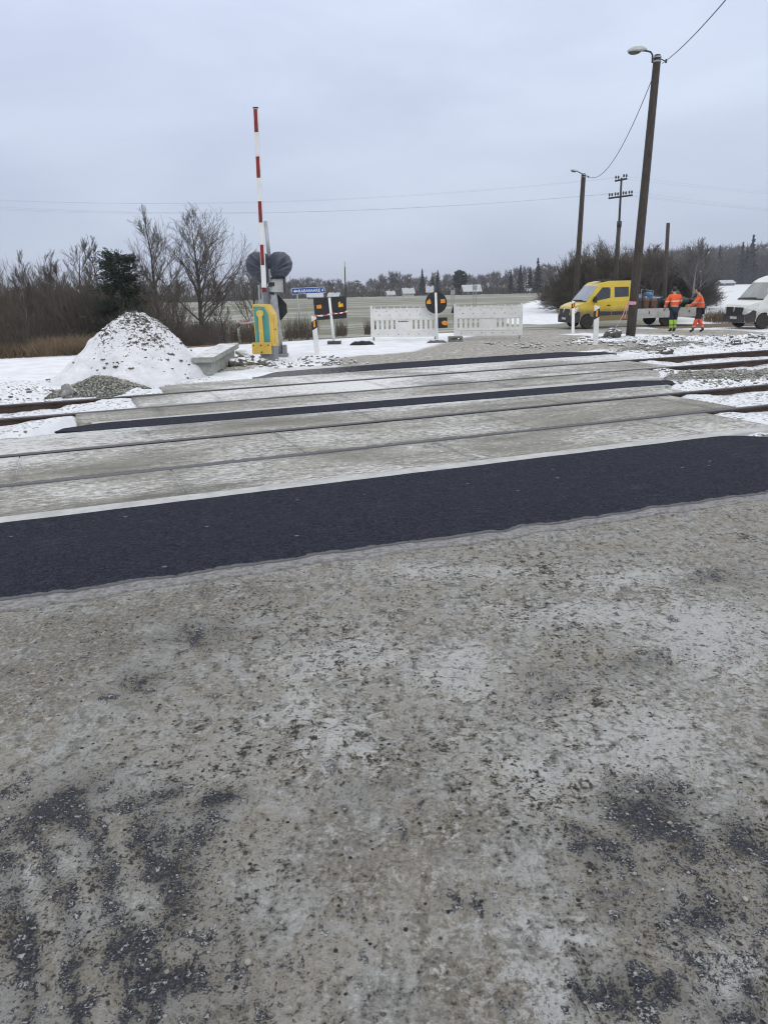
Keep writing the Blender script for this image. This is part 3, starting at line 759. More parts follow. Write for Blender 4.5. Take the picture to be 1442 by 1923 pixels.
while len(pp) < 560:
    a_ = rg.rand()*6.283; r_ = rg.rand()**0.55*1.45
    x_, y_ = hx+r_*math.cos(a_)*1.15, hy+r_*math.sin(a_)
    lx = (x_-hx)
    if lx < -0.6 and rg.rand() < 0.8: continue
    s_ = 0.009+0.040*rg.rand()**4
    pp.append((x_, y_, float(htop(np.array(x_), np.array(y_)))+s_*0.05)); ss.append(s_)
o = rock_batch('rubble_stones', pp, ss, stone_mat('heap_stone', (0.05, 0.047, 0.042), (0.17, 0.16, 0.14), 0.15), 22, 'stuff')
o.parent = hp; o.location = (-hp.location.x, -hp.location.y, -hp.location.z)
GRAVEL = heap_mat('grey_gravel', (0.20, 0.205, 0.18), (0.36, 0.365, 0.33), 0)
g2x, g2y = at(182, 741); g2y += 0.25
gh, gtop = heap('gravel_heap', g2x, g2y, 0.85, 0.5, 0.34, GRAVEL, YAW, 33, 1.0, 120, 0.08, None, 'low pile of bare grey gravel at the foot of the snowy rubble heap', 'gravel heap')
pp = []; ss = []
for _ in range(700):
    a_ = rg.rand()*6.283; r_ = rg.rand()**0.5
    dx, dy = r_*0.85*math.cos(a_), r_*0.5*math.sin(a_)
    x_ = g2x+dx*math.cos(YAW)-dy*math.sin(YAW); y_ = g2y+dx*math.sin(YAW)+dy*math.cos(YAW)
    s_ = 0.012+0.018*rg.rand(); pp.append((x_, y_, float(gtop(np.array(x_), np.array(y_)))+s_*.1)); ss.append(s_)
o = rock_batch('gravel_stones', pp, ss, stone_mat('gravel_stone', (0.16, 0.165, 0.145), (0.40, 0.40, 0.36)), 34, 'stuff')
o.parent = gh; o.location = (-gh.location.x, -gh.location.y, -gh.location.z)
def boulder(x_, y_, r, lab, mat, sd, name='boulder', sq=0.8, cat='rock'):
    q = random.Random(sd); mb = MB()
    ph = [q.uniform(0, 6) for _ in range(6)]
    def fn(d, p_):
        k_ = 1+0.13*math.sin(3*d.x+ph[0])+0.12*math.sin(4*d.y+ph[1])+0.1*math.sin(5*d.z+ph[2]+2*d.x)+0.06*math.sin(9*d.x+7*d.y+ph[3])
        return p_*k_
    mb.ell((0, 0, r*sq*0.55), (r, r*0.85, r*sq), 18, 12, 0, fn)
    o = mb.build(name, mat, None, (x_, y_, hzs(x_, y_)), q.uniform(0, 3), smooth=False)
    return tag(o, lab, cat)
bx_, by_ = at(131, 745)
boulder(bx_, by_, 0.16, 'round grey boulder left of the low gravel pile', stone_mat('boulder_stone', (0.17, 0.175, 0.17), (0.30, 0.305, 0.29), 0.1), 4)
for px, py, r, sd, lab in ((1150, 634, 0.30, 8, 'dark lump of rubble left of the leaning lamp pole foot'), (1250, 663, 0.17, 9, 'dark stone in the snow beside the farthest rail on the right'), (1380, 648, 0.16, 10, 'dark stone in the snow below the white van'),):
    x_, y_ = at(px, py)
    boulder(x_, y_, r, lab, stone_mat('dark_rubble', (0.045, 0.043, 0.04), (0.12, 0.115, 0.1), 0.12), sd, 'rubble_stone', 0.6, 'stone')
# loose ballast between and beside the tracks
pp = []; ss = []
rg = np.random.RandomState(41)
def scat(n, u0, u1, v0, v1, s0, s1, dens=None):
    U_ = rg.uniform(u0, u1, n); V_ = rg.uniform(v0, v1, n)
    for u_, v_ in zip(U_, V_):
        if u_ < redge(v_)+0.15 and u_ > (-0.2 if v_ > 11.6 else -20) and 4.6 < v_ < 17.0: continue
        x_, y_ = xy(u_, v_)
        if dens is not None and dens(u_, v_) < rg.rand(): continue
        s_ = s0+(s1-s0)*rg.rand()**2
        pp.append((x_, y_, hzs(x_, y_)+s_*0.15)); ss.append(s_)
scat(2600, 9.5, 14.5, 10.5, 11.8, 0.018, 0.045, lambda u_, v_: math.exp(-((u_-11.6)/1.6)**2-((v_-11.15)/0.42)**2)*1.2)
scat(900, 7.4, 12, 4.3, 6.6, 0.015, 0.04)
tag(rock_batch('track_gravel', pp, ss, stone_mat('track_stone', (0.15, 0.155, 0.14), (0.36, 0.36, 0.33), 0.0), 42), 'grey gravel lying bare beside and between the tracks', 'gravel')
pp = []; ss = []
scat(1500, 11.5, 26, 15.5, 21.0, 0.02, 0.075, lambda u_, v_: 0.25+0.75*float(vnoise(u_*0.9, v_*0.9, 5) > 0.5))
scat(500, -7, 1.2, 15.2, 18.2, 0.02, 0.06, lambda u_, v_: float(vnoise(u_*0.9, v_*0.9, 6) > 0.45))
scat(500, 9.5, 24, 10.2, 12.5, 0.02, 0.05)
scat(260, 3.2, 6.6, 17.3, 19.6, 0.015, 0.06)
tag(rock_batch('ballast_stones', pp, ss, stone_mat('ballast_stone', (0.075, 0.072, 0.066), (0.2, 0.195, 0.175), 0.22), 43), 'dark ballast stones poking out of the snow along the tracks', 'ballast')
# concrete cable channel and slab lying at the foot of the barrier
CGREY = M('grey_green_concrete', (0.30, 0.31, 0.27), 0.85, var=0.2, scale=4, dirt=(0.16, 0.16, 0.13), dirt_amt=0.4, bump=0.4)
def snowtop_mat(name, base):
    mt, n, p = new_mat(name); b = NB(n); v = b.coord('Object')
    g = b.add('ShaderNodeNewGeometry'); s3 = b.add('ShaderNodeSeparateXYZ'); b.link(g.outputs['Normal'], s3.inputs[0])
    f = b.math('ADD', s3.outputs[2], b.math('MULTIPLY', b.math('SUBTRACT', b.noise(v, 5, 5, 0.65), 0.5), 1.6))
    c0 = b.mix(b.ss(b.noise(v, 7, 5), 0.3, 0.7), tuple(x*0.8 for x in base), tuple(x*1.15 for x in base))
    c = b.mix(b.ss(f, 0.70, 1.05), c0, (0.64, 0.66, 0.69))
    b.link(c, p.inputs['Base Color']); p.inputs['Roughness'].default_value = 0.85
    b.bump(p, b.noise(v, 40, 4), 0.3, 0.01)
    return mt
CSNOW = snowtop_mat('snow_dusted_concrete', (0.29, 0.30, 0.265))
p0 = at(386, 706); p1 = at(470, 668)
ang = math.atan2(p1[1]-p0[1], p1[0]-p0[0]); Lc = math.hypot(p1[0]-p0[0], p1[1]-p0[1])
t = empty('cable_channel', (p0[0], p0[1], hzs(*p0)), ang, 'grey concrete cable channel with snowy lid lying between rubble heap and barrier', 'concrete channel')
mb = MB(); Lc = min(Lc, 2.6)
tr = Matrix.Rotation(R_(-3), 3, 'Y')
mb.prism([(0, -0.15, 0.0), (0, 0.15, 0.0), (0, 0.17, 0.28), (0, -0.17, 0.28)], (Lc*0.85, 0, 0.08))
mb.build('trough', CSNOW, t, bevel=0.012)
mb = MB(); mb.prism([(-0.1, -0.24, 0.27), (-0.1, 0.24, 0.27), (-0.1, 0.24, 0.39), (-0.1, -0.24, 0.39)], (Lc*0.95, 0, 0.10))
mb.build('lid', CSNOW, t, bevel=0.015)
q0 = dep(470, 657, 19.2)
mb = MB(); rm = Matrix.Rotation(R_(-40), 3, 'Z') @ Matrix.Rotation(R_(22), 3, 'Y')
mb.box((0, 0, 0.0), (0.72, 0.30, 0.08), 0, rm)
tag(mb.build('concrete_slab', CSNOW, None, (q0.x-0.02, q0.y-0.1, 0.15), 0, bevel=0.012), 'snow covered concrete slab leaning on rubble left of the barrier foot', 'slab')
pp = []; ss = []
for _ in range(90):
    x_ = q0.x+rg.normal(-0.1, 0.5); y_ = 18.6+rg.normal(0, 0.35)
    s_ = 0.05+0.11*rg.rand(); pp.append((x_, y_, hzs(x_, y_)+0.03+0.12*rg.rand()*math.exp(-((x_-q0.x)/0.5)**2))); ss.append(s_)
tag(rock_batch('broken_concrete', pp, ss, stone_mat('broken_concrete', (0.06, 0.055, 0.048), (0.22, 0.21, 0.18), 0.22), 45), 'dark heap of broken stones at the foot of the barrier', 'rubble')
# ================================================================== barrier gate
WHITE = M('white_paint', (0.74, 0.75, 0.74), 0.45, var=0.06, scale=3, dirt=(0.5, 0.48, 0.43), dirt_amt=0.25)
REDP = M('dark_red_paint', (0.20, 0.013, 0.013), 0.45, var=0.25, scale=3)
YEL = M('machine_yellow', (0.66, 0.45, 0.085), 0.5, var=0.12, scale=3, dirt=(0.35, 0.25, 0.08), dirt_amt=0.3)
TEAL = M('teal_paint', (0.075, 0.30, 0.29), 0.5, var=0.12, scale=3, dirt=(0.12, 0.22, 0.19), dirt_amt=0.3)
GREY = M('grey_paint', (0.20, 0.21, 0.225), 0.6, var=0.15, scale=4, dirt=(0.12, 0.12, 0.115), dirt_amt=0.3)
GALV = M('galvanised_steel', (0.36, 0.38, 0.40), 0.45, 0.35, var=0.18, scale=5)
DKSTEEL = M('dark_steel', (0.035, 0.035, 0.037), 0.55, 0.3, var=0.3)
BLACK = M('black_plastic', (0.014, 0.014, 0.015), 0.5, var=0.3)
RUBBER = M('black_rubber', (0.02, 0.02, 0.021), 0.8, var=0.3, scale=8)
ORANGE = M('orange_sticker', (0.72, 0.27, 0.02), 0.5, var=0.2, scale=9, dirt=(0.35, 0.16, 0.03), dirt_amt=0.3)
AMBER = M('amber_reflector', (0.75, 0.28, 0.015), 0.3, var=0.15)
bp = at(500, 677); BY = bp[1]
bz0 = hzs(bp[0], bp[1])
byaw = R_(-9)
g = empty('barrier_gate', (bp[0], bp[1], bz0-0.03), byaw, 'raised red and white level crossing barrier on a teal and yellow drive cabinet', 'barrier')
mb = MB(); mb.box((0.05, 0.16, 0.20), (0.38, 0.36, 0.40)); mb.build('pedestal', GREY, g, bevel=0.012)
# cabinet: side outline in the x-z plane, right shoulder cut off
cab = [(-0.24, 0.36), (0.24, 0.36), (0.24, 1.16), (0.10, 1.40), (-0.25, 1.42), (-0.27, 1.38)]
mb = MB(); mb.prism([(a, 0.0, z) for a, z in cab], (0, 0.42, 0)); 
mb.build('cabinet', YEL, g, bevel=0.02)
ins_ = [(-0.22, 0.40), (0.14, 0.40), (0.14, 1.17), (0.03, 1.355), (-0.235, 1.365)]
mb = MB(); mb.prism([(a, -0.012, z) for a, z in ins_], (0, 0.02, 0)); mb.build('front_cover', TEAL, g, bevel=0.004)
mb = MB()
mb.prism([(0.242, 0.05, 0.45), (0.242, 0.36, 0.45), (0.242, 0.36, 1.05), (0.242, 0.05, 1.05)], (0.012, 0, 0)); cs = mb.build('side_door', YEL, g, bevel=0.004)
mb = MB(); mb.lathe([(0.018, 0), (0.018, 0.02)], (0.252, 0.10, 0.80), 10, 0, 'x'); mb.build('door_lock', DKSTEEL, cs)
mb = MB()
arm = []
for k in range(13):
    w = R_(-60+300*k/12); arm.append((-0.065+0.09*math.cos(w), 1.19+0.09*math.sin(w)))
mb.prism([(a, -0.075, z) for a, z in [(-0.115, 0.36), (0.0, 0.36), (-0.015, 1.11)]+arm[0:13]+[(-0.11, 1.11)]], (0, 0.05, 0))
mb.build('counterweight_arm', YEL, g, bevel=0.006)
mb = MB(); mb.box((-0.06, -0.10, 0.35), (0.48, 0.10, 0.28)); 
cw = mb.build('counterweight', YEL, g, bevel=0.008)
for x_, z_ in ((-0.25, .43), (-0.06, .43), (-0.05, 0.26), (0.13, 0.43)):
    mb = MB(); mb.lathe([(0.017, 0), (0.017, 0.025)], (x_, -0.172, z_), 6, 0, 'y'); mb.build('bolt', RUST, cw)
mb = MB(); mb.box((-0.10, 0.22, 1.46), (0.10, 0.10, 0.14)); mb.box((-0.13, 0.22, 1.62), (0.035, 0.06, 0.5)); mb.box((-0.06, 0.24, 1.58), (0.03, 0.05, 0.4)); mb.build('boom_clamp', GALV, g, bevel=0.006)
rot = Matrix.Rotation(-byaw, 3, 'Z')
def loc_of(P): return rot @ (Vector(P)-g.location)
b0 = loc_of(dep(496.5, 545, BY+0.22)); b1 = loc_of(dep(480.3, 203.5, BY+0.22))
bx = (b1-b0); bl = bx.length; bx.normalize(); side_ = Vector((1, 0, 0)); side_ = (side_-bx*side_.dot(bx)).normalized(); fr_ = bx.cross(side_)
rm = Matrix((side_, fr_, bx)).transposed()
mb = MB(); mb.box(b0+bx*(bl*0.5+0.03), (0.115, 0.055, bl-0.06), 0, rm); boom = mb.build('boom', WHITE, g, bevel=0.008)
def bpos(y): # fraction along the boom for photo row y
    return loc_of(dep(480.3+(496.5-480.3)*(y-203.5)/(545-203.5), y, BY+0.22))
for ya, yb in ((205, 248.5), (294, 334), (378, 418), (459.5, 498), (540, 549)):
    pa, pb = bpos(ya), bpos(yb)
    mb = MB(); mb.box((pa+pb)/2, (0.088, 0.061, (pa-pb).length), 0, rm); mb.build('red_band', REDP, boom)
mb = MB(); mb.box(b1+bx*0.01, (0.12, 0.06, 0.035), 0, rm); mb.build('end_cap', DKSTEEL, boom, bevel=0.004)
# signal mast behind it
MY = BY+0.95
ma = dep(527, 668, MY); mtop = dep(498.5, 415, MY)
ma.z = hzs(ma.x, ma.y)
sm_ = empty('signal_mast', tuple(ma), 0, 'grey signal mast with unlit lamp box standing behind the barrier', 'signal mast')
def L(px, py, Y=None): return dep(px, py, Y or MY)-ma
mb = MB(); mb.tube([(0, 0, -0.05), L(516.5, 570), L(508, 505)], 0.085, 12); mb.tube([L(508.3, 507), L(498.5, 415)], [0.05, 0.045], 10); mb.build('pole', GALV, sm_, smooth=True)
mb = MB(); c_ = L(522, 642); mb.box((0.03, 0, 0.05), (0.34, 0.34, 0.10)); mb.box((0.12, 0, 0.19), (0.10, 0.24, 0.26)); mb.build('foot', GREY, sm_, bevel=0.01)
c_ = L(523, 536); mb = MB(); mb.box(c_, (0.30, 0.22, 0.34)); lb = mb.build('lamp_box', M('pale_grey_panel', (0.44, 0.46, 0.45), 0.5, var=0.1), sm_, bevel=0.01)
mb = MB(); mb.box(c_+Vector((0.165, 0.0, 0)), (0.03, 0.34, 0.40)); mb.box(c_+Vector((0, 0.0, 0.185)), (0.36, 0.34, 0.03)); mb.build('hood', BLACK, lb, bevel=0.004)
c_ = L(511, 534); mb = MB(); mb.box(c_, (0.16, 0.24, 0.10)); mb.build('bracket', DKSTEEL, sm_, bevel=0.006); mb = MB(); mb.box(c_+Vector((0, 0, -0.22)), (0.13, 0.22, 0.07)); mb.build('bracket', DKSTEEL, sm_, bevel=0.006)
poly = [(516, 556), (523, 553.5), (538, 571), (539.5, 587), (528, 602), (520, 601)]
mb = MB(); mb.prism([tuple(L(a, c, MY+0.14)) for a, c in poly], (0.0, 0.05, 0)); mb.build('backboard', BLACK, sm_, bevel=0.006)
mb = MB(); mb.box(L(501, 566, MY+0.1), (0.17, 0.10, 0.52)); mb.build('cable_box', M('mid_grey_panel', (0.17, 0.18, 0.2), 0.6, var=0.2), sm_, bevel=0.01)
# tarpaulin tied over the twin lamps
TARP = None
mt, n_, p_ = new_mat('grey_tarpaulin'); b_ = NB(n_); v_ = b_.coord('Object')
wv = b_.noise(b_.coord('Object', (1, 1, 1)), 3.0, 5, 0.6, 1.2)
b_.link(b_.mix(b_.ss(wv, 0.3, 0.7), (0.028, 0.034, 0.056), (0.072, 0.082, 0.115)), p_.inputs['Base Color'])
p_.inputs['Roughness'].default_value = 0.42; b_.bump(p_, b_.noise(v_, 26, 3, 0.6, 0.8), 0.25, 0.02); TARP = mt
tcen = dep(507, 500, MY-0.02)
nr, na = 26, 120
mb = MB()
outl = [(506, 481), (515, 473.5), (522, 472.5), (534, 473), (544, 481), (549.5, 494), (547.5, 507), (539, 519), (526, 525.5), (516, 524), (509, 520), (506, 527), (500, 534), (489, 533), (478, 526), (468, 514), (463, 500), (462.5, 488), (468, 478), (477, 472.5), (488, 472.8), (498, 475)]
def outline(t_):
    k_ = t_*len(outl); i_ = int(k_) % len(outl); f_ = k_-int(k_); a_ = Vector(outl[i_]); c_ = Vector(outl[(i_+1) % len(outl)])
    return a_*(1-f_)+c_*f_
q = random.Random(3)
for sgn in (-1, 1):
    for i in range(nr+1):
        rr = i/nr
        for k in range(na):
            o_ = outline(k/na); cx_, cy_ = 506.0, 503.0
            px = cx_+(o_.x-cx_)*rr; py = cy_+(o_.y-cy_)*rr
            P = dep(px, py, MY)-tcen
            # two bulging lamp discs pulled in at the mast
            dm = abs(px-506)/40.0
            lens_ = math.sqrt(max(0, 1-rr**2.6))
            w_ = 0.04+0.22*lens_*(0.08+0.92*min(1, dm*2.0))
            an = math.atan2(py-512, (abs(px-506)+1e-6))
            fold = 0.017*math.sin(an*17+px*0.03+1.3*math.sin(an*5+px*.05))*min(1, dm*2.2)+0.010*math.sin(an*31+py*0.12)+0.02*(float(vnoise(px*0.12, py*0.12, 4))-.5)
            w_ += fold*(1.0 if rr < 0.98 else 0.3)
            P.y += sgn*w_
            mb.v.append(tuple(P))
    o0 = 0 if sgn < 0 else (nr+1)*na
    for i in range(nr):
        for k in range(na):
            k2 = (k+1) % na; mb.face([o0+i*na+k, o0+i*na+k2, o0+(i+1)*na+k2, o0+(i+1)*na+k])
o1 = (nr+1)*na
for k in range(na):
    k2 = (k+1) % na; mb.face([nr*na+k, nr*na+k2, o1+nr*na+k2, o1+nr*na+k])
tag(mb.build('tarpaulin', TARP, None, tuple(tcen), smooth=True), 'dark grey creased tarpaulin tied over the twin crossing lamps on the mast', 'tarpaulin')
# ================================================================== delineators
def delineator(px, py, toppy, toppx, label):
    x_, y_ = at(px, py); z_ = hzs(x_, y_)
    t_ = dep(toppx, toppy, y_)
    o = empty('delineator_post', (x_, y_, z_-0.02), 0, label, 'road post', 'white delineator posts at the crossing')
    v_ = Vector((t_.x-x_, 0, t_.z-z_+0.02)); H = v_.z; k_ = v_.x/H
    def P(a, h, d): return (a+k_*h, d, h)
    mb = MB(); w_ = 0.062; dp = 0.045
    lo = [(-w_*1.1, -dp), (w_*1.1, -dp), (w_*0.9, dp), (-w_*0.9, dp)]
    b0_ = len(mb.v)
    for h in (0, H*0.55, H*0.965):
        for a, d in lo: mb.v.append(P(a, h+(0.035*(a > 0) if h > H*0.9 else 0)*-1, d))
    for i in range(2):
        for j in range(4): mb.face([b0_+i*4+j, b0_+i*4+(j+1) % 4, b0_+(i+1)*4+(j+1) % 4, b0_+(i+1)*4+j])
    mb.face([b0_+3, b0_+2, b0_+1, b0_]); mb.face([b0_+8, b0_+9, b0_+10, b0_+11])
    mb.build('post_body', WHITE, o, bevel=0.01)
    h1, h0 = H-0.14, H-0.36
    mb = MB(); mb.prism([P(-w_*1.15, h0-0.06, -dp-0.004), P(w_*1.15, h0+0.02, -dp-0.004), P(w_*1.15, h1+0.02, -dp-0.004), P(-w_*1.15, h1-0.06, -dp-0.004)], (0, 2*dp+0.008, 0))
    bb = mb.build('black_band', BLACK, o)
    mb = MB(); mb.prism([P(-0.026, h0+0.02, -dp-0.012), P(0.026, h0+0.03, -dp-0.012), P(0.026, h1-0.02, -dp-0.012), P(-0.026, h1-0.04, -dp-0.012)], (0, 0.01, 0)); mb.build('reflector', AMBER, bb)
    return o
delineator(596, 666, 590, 589, 'white delineator post right of the barrier, in front of the rectangular black sign')
delineator(451, 643, 600, 447, 'white delineator post left of the barrier cabinet, beyond the snowy road')
delineator(1075, 626, 562, 1076, 'white delineator post in front of the bonnet of the yellow truck')
delineator(1117, 652, 570, 1120, 'white delineator post in front of the front door of the yellow truck')
# ================================================================== portable signs seen from behind
def tape(name, pts, w, lab, sag=0.03, twist=0.6):
    mt = MATS.get('tape')
    if not mt:
        mt, n, p = new_mat('red_white_tape'); b = NB(n); v = b.coord('Object', (1, 0.3, 1))
        wv = b.add('ShaderNodeTexWave'); wv.inputs['Scale'].default_value = 1.9; b.link(v, wv.inputs[0])
        b.link(b.mix(b.ss(wv.outputs['Fac'], 0.45, 0.55), (0.55, 0.06, 0.06), (0.75, 0.72, 0.72)), p.inputs['Base Color']); MATS['tape'] = mt
    mb = MB(); c = []
    for a, d in zip(pts[:-1], pts[1:]):
        a, d = Vector(a), Vector(d)
        for k in range(14):
            f = k/14; q = a.lerp(d, f); q.z -= sag*4*f*(1-f); c.append(q)
    c.append(Vector(pts[-1])); o0 = c[0].copy()
    for i, q in enumerate(c):
        w_ = math.sin(i*twist)*0.9
        up = Vector((0, math.sin(w_), math.cos(w_)))*w/2
        for dd in (0.0012, -0.0012):
            mb.v.append(tuple(q-o0+up+Vector((0, dd, 0)))); mb.v.append(tuple(q-o0-up+Vector((0, dd, 0))))
    for i in range(len(c)-1):
        a = i*4; d = a+4
        for q in ((0, 1), (1, 3), (3, 2), (2, 0)): mb.face([a+q[0], a+q[1], d+q[1], d+q[0]])
    return tag(mb.build(name, mt, None, tuple(o0)), lab, 'barrier tape')
sx_, sy_ = at(628, 646)
sz_ = hzs(sx_, sy_)
o = empty('portable_sign', (sx_, sy_, sz_), 0, 'back of a black rectangular road sign with orange stickers on a white post', 'road sign', 'portable signs turned away')
def Ls(px, py, Y=None): return dep(px, py, Y or sy_)-Vector((sx_, sy_, sz_))
mb = MB(); mb.tube([Ls(627.5, 645), Ls(618.5, 559)], 0.042, 10); mb.build('post', WHITE, o, smooth=True)
mb = MB(); mb.box((0, 0, 0.055), (0.42, 0.34, 0.11)); mb.build('foot', snowtop_mat('snowy_black_foot', (0.06, 0.06, 0.065)), o, bevel=0.015)
def rquad(pts, Y, fn, r=0.12):
    out = []; n = len(pts)
    for i in range(n):
        p = Vector(pts[i]); a = Vector(pts[i-1]); c = Vector(pts[(i+1) % n])
        out.append(p+(a-p).normalized()*3.2); out.append(p+((a-p).normalized()+(c-p).normalized())*0.9); out.append(p+(c-p).normalized()*3.2)
    return [tuple(fn(q.x, q.y, Y)) for q in out]
mb = MB(); mb.prism(rquad([(588, 560), (649.5, 556), (651.5, 597.5), (592, 601.5)], sy_+0.06, Ls), (0, 0.02, 0)); sb = mb.build('sign_board', BLACK, o)
mb = MB(); mb.prism([tuple(Ls(a, c, sy_+0.056)) for a, c in ((594.5, 573), (603.5, 572), (604.2, 579), (595.2, 580))], (0, 0.004, 0)); mb.build('sticker', ORANGE, sb)
mb = MB(); mb.prism([tuple(Ls(a, c, sy_+0.056)) for a, c in ((635, 568.5), (637.5, 566), (639.2, 568), (639.5, 570.5), (643.5, 569), (645, 575.5), (641, 576.5), (635.8, 577))], (0, 0.004, 0)); mb.build('sticker', M('yellow_sticker', (0.75, 0.38, 0.02), 0.5, var=0.2, scale=20), sb)
rx2, ry2 = at(820, 641); rz2 = hzs(rx2, ry2)
ry2b = ry2
o = empty('portable_sign', (rx2, ry2, rz2), 0, 'back of a round black road sign with orange stickers behind the left white fence', 'road sign', 'portable signs turned away')
def Lr(px, py, Y=None): return dep(px, py, Y or ry2)-Vector((rx2, ry2, rz2))
mb = MB(); mb.tube([Lr(821, 641, ry2+0.45), Lr(817.8, 549.5, ry2+0.45)], 0.04, 10); mb.build('post', WHITE, o, smooth=True)
mb = MB(); mb.prism([tuple(Lr(818.8+20.3*math.cos(k*math.pi/20), 568.5+20.5*math.sin(k*math.pi/20), ry2+0.51)) for k in range(40)], (0, 0.02, 0)); sb = mb.build('sign_board', BLACK, o)
mb = MB(); mb.prism([tuple(Lr(a, c, ry2+0.505)) for a, c in ((801.5, 565), (804, 564), (805, 561), (807, 561), (808, 565), (809, 566), (809, 570.5), (801, 571))], (0, 0.004, 0)); mb.build('sticker', ORANGE, sb)
mb = MB(); mb.prism([tuple(Lr(a, c, ry2+0.505)) for a, c in ((827, 562), (835.5, 561.5), (836, 568.5), (827.5, 569.5))], (0, 0.004, 0)); mb.build('sticker', ORANGE, sb)
mb = MB(); mb.prism([tuple(Lr(a, c, ry2+0.505)) for a, c in ((822, 596.5), (839.5, 596), (840, 615.5), (822.5, 616.5))], (0, 0.02, 0)); ub = mb.build('supplementary_board', BLACK, o)
mb = MB(); mb.prism([tuple(Lr(a, c, ry2+0.50)) for a, c in ((829, 604), (833, 603), (834.5, 601), (836, 603), (839.5, 602.5), (839.5, 610), (836, 611), (832, 610), (829.5, 607.5))], (0, 0.004, 0)); mb.build('sticker', ORANGE, ub)
# ================================================================== white plastic fences
FENCE = M('white_plastic', (0.70, 0.70, 0.67), 0.5, var=0.05, scale=3, dirt=(0.48, 0.46, 0.40), dirt_amt=0.3)
def fence(pl, pr, label, toprow):
    A = Vector((*pl, hzs(*pl))); Bq = Vector((*pr, hzs(*pr)))
    d = Bq-A; Lf = math.hypot(d.x, d.y); o = empty('barrier_fence', tuple(A), math.atan2(d.y, d.x), label, 'barrier fence', 'white plastic barrier fences closing the road')
    H = 1.0; z0 = 0.11; mb = MB()
    T = 0.045
    def bar(x0, x1, za, zb, t=T, y=0): mb.box(((x0+x1)/2, y, (za+zb)/2+z0), (x1-x0, t, zb-za))
    bar(0.0, 0.07, 0, H); bar(Lf-0.07, Lf, 0, H)
    bar(0.07, Lf-0.07, 0.0, 0.17); bar(0.07, Lf-0.07, 0.58, 0.88)
    bar(0.06, Lf-0.06, 0.17, 0.20, T+0.02); bar(0.06, Lf-0.06, 0.55, 0.58, T+0.02); bar(0.06, Lf-0.06, 0.88, 0.905, T+0.02)
    n_ = 10
    for k in range(n_): 
        x_ = 0.14+(Lf-0.28)*k/(n_-1); bar(x_-0.014, x_+0.014, 0.905, 0.955, 0.03)
    # pickets: four slots, a plate, four slots
    xs = [0.07]
    pw = (Lf-0.14)/13.0
    for k in range(13):
        x_ = 0.07+pw*k
        if 5 <= k <= 7: bar(x_, x_+pw, 0.20, 0.55, 0.03)
        else:
            bar(x_, x_+pw*0.30, 0.20, 0.55, 0.03); bar(x_+pw*0.72, x_+pw, 0.20, 0.55, 0.03)
            bar(x_+pw*0.30, x_+pw*0.72, 0.20, 0.25, 0.03); bar(x_+pw*0.30, x_+pw*0.72, 0.53, 0.55, 0.03)
    mb.build('fence_panel', FENCE, o)
    mb = MB()
    for zz_, off in ((0.82, 0), (0.70, 0.5), (0.09, 0.25)):
        for k in range(6):
            x_ = 0.2+(Lf-0.4)*(k+off*0.6)/5.4
            if x_ < Lf-0.12: mb = MB(); mb.box((x_, -T/2-0.003, zz_+z0), (0.035, 0.006, 0.03)); mb.build('reflector', M('dull_dot', (0.33, 0.33, 0.32), 0.5), o)
    for x_ in (0.09, Lf-0.09):
        mb = MB(); mb.box((x_, 0, 0.04), (0.05, 0.04, 0.16)); mb.build('peg', GREY, o)
    if toprow:
        mb = MB(); xm = Lf*0.5; q = random.Random(2)
        for k in range(6): mb.box((xm-0.16+0.055*k, -0.019, 0.49+z0+q.uniform(-.004, .004)), (0.04, 0.008, 0.022+q.uniform(0, 0.02)))
        mb.build('printed_mark', BLACK, o)
    return o
fence(at(697, 639.5), at(822, 638), 'white slotted plastic barrier fence on the left, in front of the round sign', True)
fence(at(852, 637), at(980, 636), 'white slotted plastic barrier fence on the right, beside the snowy field road', False)
def foot_weight(px, py, L_, Wd, H_, lab, yaw=0.0, mat=None, hollow=False):
    x_, y_ = at(px, py); mb = MB()
    if hollow:
        mb.box((0, 0, 0.03), (L_, Wd, 0.06)); mb.box((-L_/2+0.035, 0, H_/2+.03), (0.07, Wd, H_-0.06)); mb.box((L_/2-0.035, 0, H_/2+.03), (0.07, Wd, H_-0.06)); mb.box((0, 0, H_), (L_, Wd, 0.05)); mb.box((-L_*0.12, 0.02, H_/2), (L_*0.5, Wd*0.8, H_*.8))
    else:
        n = 12; pr = [(-0.5, 0), (-0.40, 0.5), (-0.28, 0.85), (-0.12, 0.80), (0, 1.0), (0.15, 0.82), (0.3, 0.86), (0.42, 0.5), (0.5, 0)]
        mb.prism([(a*L_, -Wd/2, c*H_) for a, c in pr], (0, Wd, 0))
    return tag(mb.build('fence_foot', mat or RUBBER, None, (x_, y_, hzs(x_, y_)-0.005), yaw, bevel=0.012), lab, 'fence foot', 'heavy feet of the barrier fences')
foot_weight(680, 647, 0.78, 0.36, 0.12, 'flat black rubber foot on the snow left of the white fences', 0.05)
foot_weight(820, 643, 0.62, 0.34, 0.10, 'dark grey foot with snow on it under the round sign', 0, snowtop_mat('snowy_grey_foot', (0.13, 0.13, 0.14)))
foot_weight(855, 641, 0.44, 0.30, 0.14, 'grey box shaped foot at the left end of the right fence', 0.03, M('dull_grey_block', (0.16, 0.165, 0.155), 0.8), True)
tape('barrier_tape', [dep(591, 592.5, 21.6), dep(623, 588.5, sy_-0.06), dep(653, 584, sy_)], 0.05, 'red and white tape strung from the post to the rectangular black sign')
tape('barrier_tape', [dep(449, 606, 26.7), dep(478, 603, 20.6)], 0.05, 'faint red and white tape running to the left side of the barrier cabinet')
